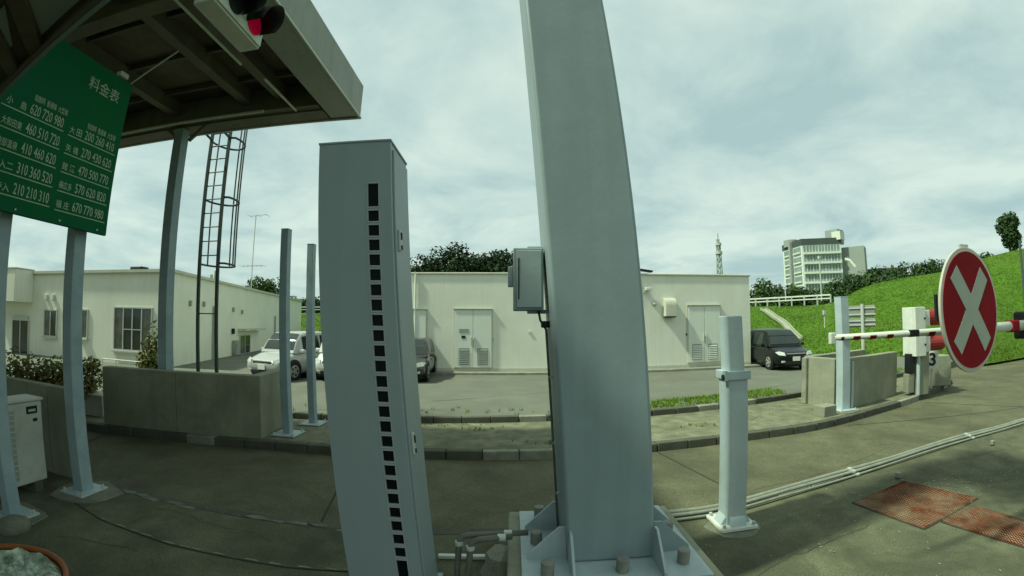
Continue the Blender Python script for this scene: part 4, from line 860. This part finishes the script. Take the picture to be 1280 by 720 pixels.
for px_, py_ in ((1118, 590), (1236, 549)):
    q = gp(px_ + 4, py_ + 8); tag(MB().box((q.x, q.y, .05), (.07, .06, .07), .2).build('pipe_bracket', ductm, bev=.01), 'white pipe bracket near the rusty plate' if px_ < 1200 else 'white pipe bracket near the right picture edge', 'bracket')
def plate(name, label, cs, m, tr):
    t = T(name, label, 'plate', tuple(Vector(cs[0])))
    cs = [Vector(p_) for p_ in cs]
    MB().ext([p_ + Vector((0, 0, .001)) for p_ in cs], (0, 0, .010)).build('sheet', m, t)
    fm = MB(); 
    for a, b in zip(cs, cs[1:] + cs[:1]): fm.bar(a + Vector((0, 0, .002)), b + Vector((0, 0, .002)), .03, .008)
    fm.build('frame_gap', gasket, t)
    # raised chequer treads, joined: far too many to pick apart
    mb = MB(); u, v_ = cs[1] - cs[0], cs[3] - cs[0]; nu, nv = int(u.length / .034), int(v_.length / .034); ud, vd = u.normalized(), v_.normalized()
    for i in range(1, nu):
        for j in range(1, nv):
            q = cs[0] + u * (i / nu) + v_ * (j / nv) + Vector((0, 0, .0125)); d = (ud + vd) if (i + j) % 2 else (ud - vd)
            d = d.normalized(); e_ = Vector((-d.y, d.x, 0)) * .005; mb.add([q - d * .015, q + e_, q + d * .015, q - e_, q + Vector((0, 0, .004))], [(0, 1, 4), (1, 2, 4), (2, 3, 4), (3, 0, 4)])
    tag(mb.build('treads', tr, t), None, kind='stuff')
plate('chequer_plate', 'square rusty red chequer plate set in the island concrete', [gp(1155, 662), gp(1222, 623), gp(1130, 602), gp(1066, 629)], rusty, rust_tread)
plate('chequer_plate', 'long worn chequer plate with rust at the lower right corner', [gp(1280 + 110, 716), gp(1345, 670), gp(1219, 632.5), gp(1177, 653)], rusty, rust_tread)
# orange-rimmed rubbish bin, bottom left corner
q = gp(40, 686, .53); t = T('rubbish_bin', 'orange rimmed bin lined with a clear rubbish bag in the lower left corner', 'bin', (q.x, q.y, 0))
br = .56; bc = Vector((q.x + .16, q.y - .54, 0))
rim_ = [(bc.x + br * math.cos(a) , bc.y + br * math.sin(a), .53) for a in np.linspace(0, 2 * math.pi, 64)]
MB().tube(rim_, .021, 10, cap=False).build('rim', orange, t, smooth=True)
MB().tube([(bc.x, bc.y, 0), (bc.x, bc.y, .52)], [br * .8, br * .97], 32).build('drum', orange, t, smooth=True)
mb = MB(); n = 26
for i in range(9):
    for k in range(n):
        rr = br * .96 * i / 8; mb.v.append((bc.x + rr * math.cos(6.2832 * k / n), bc.y + rr * math.sin(6.2832 * k / n), (.555 + random.uniform(-.04, .04)) if i < 8 else .515))
mb.f = [(i * n + k, i * n + (k + 1) % n, (i + 1) * n + (k + 1) % n, (i + 1) * n + k) for i in range(8) for k in range(n)]
mb.build('bag', bagm, t)

# ------------------------------------------------------------------ cars
def lerp(a, b, t_): return a + (b - a) * t_
def car(label, loc, rz, L, W, Ht, paint, hood=.30, hoodz=.56, ws0=.27, ws1=.42, rr1=.93, rr0=1.0, plate_m=platew, minivan=False, group='parked cars'):
    """x forward, nose at +L/2. body loft + cabin loft + glazing + wheels + lights"""
    t = T('parked_car', label, 'car', loc, group, rz); t['_o'] = (0, 0, 0); hw = W / 2; bz = Ht * hoodz
    S = [(0, .80, .42, bz * .62), (.012, .90, .30, bz * .72), (.05, .97, .20, bz * .80), (.12, 1.0, .18, bz * .87), (ws0 - .02, 1.0, .17, bz * .985), (ws0 + .12, 1.0, .17, bz * 1.0), (.6, 1.0, .17, bz * 1.01), (.85, 1.0, .18, bz * 1.02), (.95, .98, .22, bz * 1.0), (.99, .92, .32, bz * .95), (1.0, .84, .42, bz * .85)]
    mb = MB(); ring = []
    for (f_, wf, z0, z1) in S:
        x = L / 2 - f_ * L; w_ = hw * wf
        prof = [(0, z0), (w_ * .80, z0), (w_ * .96, z0 + .06), (w_, lerp(z0, z1, .4)), (w_ * .985, lerp(z0, z1, .75)), (w_ * .93, z1 - .02), (w_ * .80, z1 + .012), (0, z1 + .035)]
        full = [(x, -y, z) for y, z in prof] + [(x, y, z) for y, z in prof[-2:0:-1]]
        ring.append(full)
    n = len(ring[0]); mb.v = [p_ for r_ in ring for p_ in r_]
    mb.f = [(i * n + k, (i + 1) * n + k, (i + 1) * n + (k + 1) % n, i * n + (k + 1) % n) for i in range(len(S) - 1) for k in range(n)] + [tuple(range(n)), tuple(range((len(S) - 1) * n + n - 1, (len(S) - 1) * n - 1, -1))]
    body = mb.build('body', paint, t, smooth=True, local=True); sm = body.modifiers.new('s', 'SUBSURF'); sm.levels = 1; sm.render_levels = 1
    # cabin
    cb_ = [(ws0, .90, bz * .98, bz * 1.0), (lerp(ws0, ws1, .5), .84, bz * .98, lerp(bz, Ht, .60)), (ws1, .76, bz * .98, Ht - .05), (ws1 + .06, .74, bz * .98, Ht - .01), (.66, .745, bz * .98, Ht), (rr1 - .05, .73, bz * .98, Ht - .035), (rr1, .74, bz * .98, Ht - .08), (lerp(rr1, rr0, .6), .80, bz * .98, lerp(Ht, bz, .45)), (rr0 - .005, .86, bz * .97, bz * 1.02)]
    mb = MB(); ring = []
    for (f_, wf, z0, z1) in cb_:
        x = L / 2 - f_ * L; tt = min(1, max(0, (z1 - bz) / (Ht - bz))); wb = hw * .93; wt = lerp(wb, hw * .76, tt)
        prof = [(wb, z0), (wt, z1 - .03 * tt), (wt * .88, z1 + .018 * tt), (0, z1 + .035 * tt)]
        ring.append([(x, -y, z) for y, z in prof] + [(x, y, z) for y, z in prof[-2::-1]])
    n = len(ring[0]); mb.v = [p_ for r_ in ring for p_ in r_]; mb.f = [(i * n + k, (i + 1) * n + k, (i + 1) * n + k + 1, i * n + k + 1) for i in range(len(cb_) - 1) for k in range(n - 1)]
    cabin = mb.build('roof', paint, t, smooth=True, local=True)
    def side(f_, u):  # point on cabin side: fraction of length, 0 belt .. 1 top
        fs = [c_[0] for c_ in cb_]; z1 = float(np.interp(f_, fs, [c_[3] for c_ in cb_])); tt = min(1, max(0, (z1 - bz) / (Ht - bz))); wb = hw * .93; wt = lerp(wb, hw * .76, tt)
        return L / 2 - f_ * L, lerp(wb, wt, u) + .012, lerp(bz * .98, z1 - .03 * tt, u)
    def sidewin(f0, f1, sgn):
        g_ = MB(); P = []
        for u in (.12, .90):
            for f_ in np.linspace(f0, f1, 5):
                ff = f_
                x, y, z = side(ff, u); P.append((x, sgn * y, z))
        g_.add(P, [(i, i + 1, 6 + i, 5 + i) for i in range(4)]); g_.build('side_window', glass, t, local=True, smooth=True)
    for sgn in (-1, 1):
        b0 = ws1 - .02; sidewin(b0 + .02, lerp(b0, rr1, .42), sgn); sidewin(lerp(b0, rr1, .46), lerp(b0, rr1, .76), sgn); sidewin(lerp(b0, rr1, .80), rr1 - .015, sgn)
    def span(fa, fb, ua, ub, name, off):
        P = []; 
        for f_ in np.linspace(fa, fb, 4):
            z1 = float(np.interp(f_, [c_[0] for c_ in cb_], [c_[3] for c_ in cb_])); tt = min(1, max(0, (z1 - bz) / (Ht - bz))); wt = lerp(hw * .93, hw * .76, tt) * .9
            x = L / 2 - f_ * L
            for k in range(5): y = lerp(-wt, wt, k / 4); P.append((x + off, y, z1 + .035 * tt * (1 - (abs(y) / wt) ** 2 * .5) + .012))
        g_ = MB(); g_.add(P, [(i * 5 + k, i * 5 + k + 1, (i + 1) * 5 + k + 1, (i + 1) * 5 + k) for i in range(3) for k in range(4)]); g_.build(name, glass, t, local=True, smooth=True)
    span(ws0 + .015, ws1 - .005, 0, 1, 'windscreen', .008); span(rr1 + .008, lerp(rr1, rr0, .75), 0, 1, 'rear_window', -.012)
    # wheels
    wr = .315
    for f_ in (.185, .80):
        for sgn in (-1, 1):
            x = L / 2 - f_ * L
            MB().tube([(x, sgn * (hw - .14), wr + .02), (x, sgn * (hw + .004), wr + .02)], wr + .055, 24).build('wheel_arch', blackp, t, local=True)
            wl = MB().tube([(x, sgn * (hw - .2), wr), (x, sgn * (hw + .014), wr)], wr, 24).build('wheel', tyre, t, local=True, bev=.02)
            MB().tube([(x, sgn * (hw + .012), wr), (x, sgn * (hw + .022), wr)], wr * .66, 20).build('rim', rimc, wl, local=True)
            for k in range(5):
                a = 2 * math.pi * (k + .5) / 5; MB().tube([(x + math.cos(a) * .13, sgn * (hw + .018), wr + math.sin(a) * .13), (x + math.cos(a) * .13, sgn * (hw + .026), wr + math.sin(a) * .13)], .045, 8).build('spoke_gap', tyre, wl, local=True)
    # nose and tail
    fz = bz * .66; xf = L / 2
    for sgn in (-1, 1):
        hl = MB(); hl.ext([(xf - .03, sgn * hw * .55, fz - .02), (xf - .10, sgn * hw * .88, fz + .02), (xf - .28, sgn * hw * .965, fz + .12), (xf - .16, sgn * hw * .80, fz + .155), (xf - .05, sgn * hw * .58, fz + .10)], (.035, sgn * .02, .0)); hl.build('headlight', lamp, t, local=True, bev=.01)
        tl = MB(); tl.box((-xf + .06, sgn * hw * .84, bz * .86), (.10, .16, .30)); tl.build('tail_light', redvis, t, local=True, bev=.02)
        MB().box((L / 2 - (ws0 + .075) * L, sgn * (hw + .09), bz + .06), (.12, .18, .13)).build('mirror', paint, t, local=True, bev=.03)
        MB().box((xf - .05, sgn * hw * .66, .36), (.06, .18, .09)).build('fog_lamp', lamp, t, local=True, bev=.02)
        for f_ in (.47, .66): MB().box((L / 2 - f_ * L, sgn * (hw * .99), bz * .84), (.16, .03, .03)).build('door_handle', paint, t, local=True, bev=.008)
    MB().box((xf - .018, 0, fz + .055), (.03, hw * 1.0, .045)).build('grille_bar', rimc, t, local=True, bev=.008)
    MB().box((xf - .025, 0, fz - .01), (.03, hw * 1.0, .08)).build('grille', blackp, t, local=True, bev=.008)
    MB().box((xf - .02, 0, .30), (.05, hw * 1.2, .14)).build('lower_intake', blackp, t, local=True, bev=.02)
    MB().box((xf + .012, 0, fz - .14), (.014, .33, .165)).build('number_plate', plate_m, t, local=True, bev=.006)
    MB().box((-xf - .005, 0, bz * .72), (.014, .33, .165)).build('number_plate', plate_m, t, local=True)
    MB().box((0, 0, .19), (L * .86, W * .86, .10)).build('underbody', blackp, t, local=True)
    return t
car('black people carrier parked nose out beside the cream building', (11.17, 17.25, .12), R(-96), 4.2, 1.66, 1.58, blackcar, ws0=.20, ws1=.36, rr1=.95, hoodz=.58)
car('silver car with dark grille parked behind the taller plain post', (-7.72, 15.0, .12), R(-103), 3.8, 1.66, 1.58, silver, ws0=.20, ws1=.33, rr1=.94, hoodz=.57)
car('white van with yellow number plate glimpsed beside the sensor cabinet', (-5.86, 15.4, .12), R(-90), 3.3, 1.46, 1.80, whitecar, ws0=.14, ws1=.24, rr1=.97, plate_m=platey, hoodz=.52)
car('dark grey hatchback half hidden behind the sensor cabinet', (-3.68, 15.8, .12), R(-87), 3.5, 1.58, 1.40, darkcar, ws0=.24, ws1=.42, rr1=.90, hoodz=.58)

# ------------------------------------------------------------------ apartment block and other far things
D = 170.0
ac = atD(979, 330, D); bc_ = atD(1056, 330, D); cc = atD(1070, 330, D)
zb_ = 4.0; zt_ = atD(1010, 299, D).z
t = T('apartment_block', 'pale multi-storey apartment block on the wooded rise', 'building', (ac.x, ac.y, zb_))
dir_ = Vector((bc_.x - ac.x, bc_.y - ac.y, 0)); dd = dir_.normalized(); back = Vector((-dd.y, dd.x, 0))
# front facade (with long balconies) runs right and slightly nearer; end facade with window column at the left
E0 = atD(979.5, 330, D + 12); E1 = atD(1003.5, 330, D); E2 = atD(1053, 330, D + 4)
for p_ in (E0, E1, E2): p_.z = 0
bkk = (E2 - E1).normalized(); nb_ = Vector((-bkk.y, bkk.x, 0)) 
E3 = E2 + (E0 - E1)
MB().prism([E0.xy, E1.xy, E2.xy, E3.xy], zb_, zt_).build('wall', aptw, t)
MB().prism([(E0 + (E0 - E2) * .01).xy, (E1 + (E1 - E3) * .012).xy, (E2 + (E2 - E0) * .01).xy, (E3 + (E3 - E1) * .012).xy], zt_ - 1.9, zt_ + .3).build('roof_band', aptdk, t)
def fac(a, b, s_, o_, z): d_ = (b - a).normalized(); n_ = Vector((d_.y, -d_.x, 0)); q_ = a + d_ * s_ + n_ * o_; return Vector((q_.x, q_.y, z))
LW = (E2 - E1).length; LE = (E1 - E0).length; FH = (zt_ - 1.9 - zb_) / 7
for fl in range(7):
    z0 = zb_ + fl * FH
    for k in range(6):
        s0 = LW * (.04 + k * .155); 
        if fl >= 2:
            wn_ = MB().ext([fac(E1, E2, s0, .02, z0 + .9), fac(E1, E2, s0 + LW * .135, .02, z0 + .9), fac(E1, E2, s0 + LW * .135, .10, z0 + .9), fac(E1, E2, s0, .10, z0 + .9)], (0, 0, FH - 1.2)).build('window', aptg, t)
            MB().ext([fac(E1, E2, s0 + LW * .06, .11, z0 + .9), fac(E1, E2, s0 + LW * .075, .11, z0 + .9), fac(E1, E2, s0 + LW * .075, .2, z0 + .9), fac(E1, E2, s0 + LW * .06, .2, z0 + .9)], (0, 0, FH - 1.2)).build('mullion', aptw, wn_)
        elif k % 2 == 0:
            MB().ext([fac(E1, E2, s0 + 1, .02, z0 + .6), fac(E1, E2, s0 + 2.6, .02, z0 + .6), fac(E1, E2, s0 + 2.6, .1, z0 + .6), fac(E1, E2, s0 + 1, .1, z0 + .6)], (0, 0, 2.0)).build('window', aptdk, t)
    if fl >= 2: MB().ext([fac(E1, E2, .5, .11, z0), fac(E1, E2, LW - .3, .11, z0), fac(E1, E2, LW - .3, .9, z0), fac(E1, E2, .5, .9, z0)], (0, 0, .75)).build('balcony', aptw, t)
    for k in range(2):
        s0 = LE * (.08 + k * .50)
        if fl >= 1:
            wn_ = MB().ext([fac(E0, E1, s0, .02, z0 + .6), fac(E0, E1, s0 + LE * .36, .02, z0 + .6), fac(E0, E1, s0 + LE * .36, .12, z0 + .6), fac(E0, E1, s0, .12, z0 + .6)], (0, 0, FH - 1.1)).build('window', aptg, t)
            MB().ext([fac(E0, E1, s0, .13, z0 + .6), fac(E0, E1, s0 + LE * .36, .13, z0 + .6), fac(E0, E1, s0 + LE * .36, .5, z0 + .6), fac(E0, E1, s0, .5, z0 + .6)], (0, 0, .5)).build('ledge', whitep, wn_)
MB().ext([fac(E0, E1, LE * .46, .0, zb_), fac(E0, E1, LE * .55, .0, zb_), fac(E0, E1, LE * .55, 1.2, zb_), fac(E0, E1, LE * .46, 1.2, zb_)], (0, 0, zt_ - zb_)).build('stair_shaft', aptd, t)
q = atD(988, 300, D + 10); MB().tube([(q.x, q.y, zt_ - 1), (q.x, q.y, zt_ + 1.6)], 2.7, 16).build('roof_tank', aptd, t)
q = atD(1043, 296, D + 9); MB().box((q.x, q.y, zt_ + 1.2), (5, 5, 5.2), .4).build('lift_house', aptd, t); q = atD(1048, 301, D + 5); MB().box((q.x, q.y, zt_ + 1.0), (3.4, 3.4, 3), .4).build('roof_box', whitep, t)
q = atD(1062, 330, D + 10); MB().box((q.x, q.y, (zb_ + zt_ - 3) / 2), (7, 12, zt_ - 3 - zb_), .7).build('rear_wing', aptd, t)
q0, q1 = atD(1056, 324, D - 2), atD(1069, 334, D - 2); MB().tube([q0, q0.lerp(q1, .5) + Vector((0, 0, .8)), q1], .55, 8).build('slide_pipe', whitep, t)
q = atD(1085, 332, 190); t = T('hall', 'low dark roofed hall right of the apartment block', 'building', (q.x, q.y, 4)); MB().box((q.x, q.y, 11), (26, 14, 14), -.7).build('wall', aptd, t); MB().box((q.x, q.y, 18.6), (27, 15, 1.4), -.7).build('roof', aptdk, t)

# ------------------------------------------------------------------ trees and shrubs
def foliage(blobs, n, size, rng):
    """leaf quads in a shell of each blob (cx, cy, cz, rx, ry, rz)"""
    v = []; f = []
    vol = np.array([b[3] * b[4] * b[5] for b in blobs]) ** .67; cnt = np.maximum(8, (n * vol / vol.sum()).astype(int))
    for b, c in zip(blobs, cnt):
        d = rng.normal(size=(c, 3)); d /= np.linalg.norm(d, axis=1)[:, None]; r_ = rng.uniform(.55, 1.08, (c, 1)); P = d * r_ * np.array(b[3:6]) + np.array(b[:3])
        nn = d + rng.normal(size=(c, 3)) * .6 + np.array([0, 0, .35]); nn /= np.linalg.norm(nn, axis=1)[:, None]
        u = np.cross(nn, rng.normal(size=(c, 3))); u /= np.linalg.norm(u, axis=1)[:, None] + 1e-9; w_ = np.cross(nn, u); s_ = size * rng.uniform(.5, 1.3, (c, 1))
        q = np.stack([P - u * s_, P - w_ * s_ * .6, P + u * s_, P + w_ * s_ * .6], 1).reshape(-1, 3); o = len(v); v += q.tolist(); f += [(o + 4 * i, o + 4 * i + 1, o + 4 * i + 2, o + 4 * i + 3) for i in range(c)]
    return v, f
def tree(label, base, h, rw, n, size, m, group=None, nb=9, trunk=.25, flat=.8, name='tree'):
    t = T(name, label, 'tree' if name != 'shrub' else 'shrub', base, group); rng = np.random.default_rng(abs(hash(label)) % 1000 if False else sum(map(ord, label)) % 997)
    B = []
    for k in range(nb):
        a = rng.uniform(0, 6.28); rr = rng.uniform(.15, .62) * rw; zz_ = rng.uniform(.38, .86) * h; sc_ = rng.uniform(.34, .58) * rw * (1.1 - .45 * (zz_ / h - .4))
        B.append((rr * math.cos(a), rr * math.sin(a), zz_, sc_, sc_, sc_ * flat))
    B.append((0, 0, h * .86, rw * .42, rw * .42, h * .14)); B.append((0, 0, h * .55, rw * .6, rw * .6, h * .25))
    v, f = foliage(B, n, size, rng); mb = MB(); mb.v = v; mb.f = f; mb.build('crown', m, t, local=True)
    mb = MB(); mb.tube([(0, 0, -.3), (0, 0, h * .3), (.1, 0, h * .7)], [h * .035 * trunk * 4, h * .025 * trunk * 4, h * .008 * trunk * 4], 8)
    for k in range(5):
        b = B[k]; mb.tube([(0, 0, h * .28), (b[0] * .5, b[1] * .5, b[2] * .8), (b[0], b[1], b[2])], [h * .016 * trunk * 4, h * .01 * trunk * 4, .02], 6)
    mb.build('trunk', bark, t, local=True); return t
def tpx(label, px, py_top, D, rw, m=leafd, n=1800, size=.22, zb=3.0, group=None, **k):
    a = atD(px, py_top, D); return tree(label, (a.x, a.y, zb), a.z - zb, rw, n, size, m, group, **k)
G_ = 'trees behind the cream building'
for px_, pt_, rw_, lab in ((573, 303, 3.9, 'largest dark tree top above the roof between cabinet and electrical box'), (602, 318, 3.6, 'dark tree in the dip between two taller crowns above the roof'), (626, 310, 3.6, 'dark tree above the roof just left of the electrical box'),
        (547, 319, 3.4, 'dark tree on the left shoulder of the largest crown above the roof'), (526, 331, 3.2, 'low dark tree above the roof beside the sensor cabinet'), (652, 317, 3.8, 'rounded dark tree partly behind the electrical box')):
    tpx(lab, px_, pt_, 52, rw_, m=leafk, n=4200, size=.2, group=G_, nb=16)
tpx('bushy tree behind the far end of the office roof', 331, 350, 62, 3.0, m=leafm, n=2200, group='trees beyond the office', nb=11)
tpx('dark tree between the two plain posts beyond the guardrail', 374, 374, 64, 2.6, n=1400, group='trees beyond the office')
tpx('dark tree right of the shorter plain post', 396, 376, 66, 2.8, n=1200, group='trees beyond the office')
G_ = 'trees along the rise'
for i, (px, pt, D, rw, lab) in enumerate([(952, 346, 75, 3.6, 'dark tree at the right corner of the cream building'), (966, 354, 80, 3.4, 'dark tree left of the apartment block beside the guardrail'), (977, 361, 78, 2.2, 'low dark tree below the left edge of the apartment block'),
        (989, 355, 82, 2.4, 'round tree in front of the apartment block left corner'), (1004, 360, 90, 3.0, 'low tree in front of the apartment block entrance'), (1020, 361, 90, 3.2, 'low tree behind the slender pale lamp pole'), (1036, 358, 88, 3.4, 'low tree below the middle of the apartment block'),
        (1050, 350, 85, 3.6, 'tree at the right foot of the apartment block'), (1064, 344, 88, 3.8, 'tree below the white curved pipe of the apartment block'), (1080, 338, 95, 4.4, 'tree in front of the low dark hall'), (1097, 333, 98, 4.4, 'tree at the right end of the low dark hall'),
        (1114, 333, 95, 4.0, 'first tree right of the hall on the rise'), (1130, 327, 98, 4.4, 'tree on the rise above the stacked road sign panels'), (1146, 329, 95, 4.0, 'tree on the rise above the signal pillar'), (1161, 323, 96, 4.0, 'tallest small tree left of the cross disc'), (1177, 330, 96, 4.0, 'tree partly behind the left rim of the cross disc'), (1230, 314, 80, 2.5, 'small tree right of the cross disc top')]):
    tpx(lab, px, pt, D, rw, m=leafd if i % 3 else leafm, n=1300, size=.30, zb=(1.2 if px < 1000 else 2.6) if px < 1060 else 4.0, group=G_)
tpx('tall dark conifer-like tree on the crest at the right edge', 1257, 266, 62, 1.55, n=3600, size=.2, zb=7.6, nb=12, flat=1.3, m=leafd)
G_ = 'shrubs in front of the office'
for i, (px, pt, D, rw, lab) in enumerate([(20, 441, 11.5, .8, 'leafy shrub below the office entrance door'), (45, 445, 11.3, .75, 'leafy shrub below the narrow office window'), (70, 443, 11.0, .7, 'leafy shrub just left of the canopy post'), (112, 443, 11.5, .55, 'spindly shrub right of the canopy post')]):
    tpx(lab, px, pt, D, rw, m=leafs, n=620, size=.055, zb=.0, group=G_, name='shrub', nb=12, trunk=.5)
tpx('climbing shrub beside the big office window', 186, 418, 13.2, .45, m=leafs, n=900, size=.06, zb=.1, name='shrub', nb=10, trunk=.5)
tpx('flowering stem plant leaning on the thick canopy post', 193, 398, 13.6, .30, m=leafs, n=260, size=.05, zb=.1, name='shrub', nb=7, trunk=.4)
# fallen leaves and grit lying on the near island
lv = MB()
for _ in range(520):
    x, y = random.uniform(1.6, 9), random.uniform(2.0, 4.7)
    if random.random() < .5: x, y = 5.5 + random.gauss(0, .8), 3.9 + random.gauss(0, .35)
    s_ = random.uniform(.006, .022); a = random.uniform(0, 6.28)
    lv.add([(x + s_ * math.cos(a), y + s_ * math.sin(a), .006), (x - s_ * .5 * math.sin(a), y + s_ * .5 * math.cos(a), .010), (x - s_ * math.cos(a), y - s_ * math.sin(a), .006), (x + s_ * .5 * math.sin(a), y - s_ * .5 * math.cos(a), .005)], [(0, 1, 2, 3)])
tag(lv.build('litter', kerblt), 'pale grit and dead leaves scattered on the near island', 'litter', kind='stuff')
for o in bpy.data.objects:
    if '_o' in o: del o['_o']
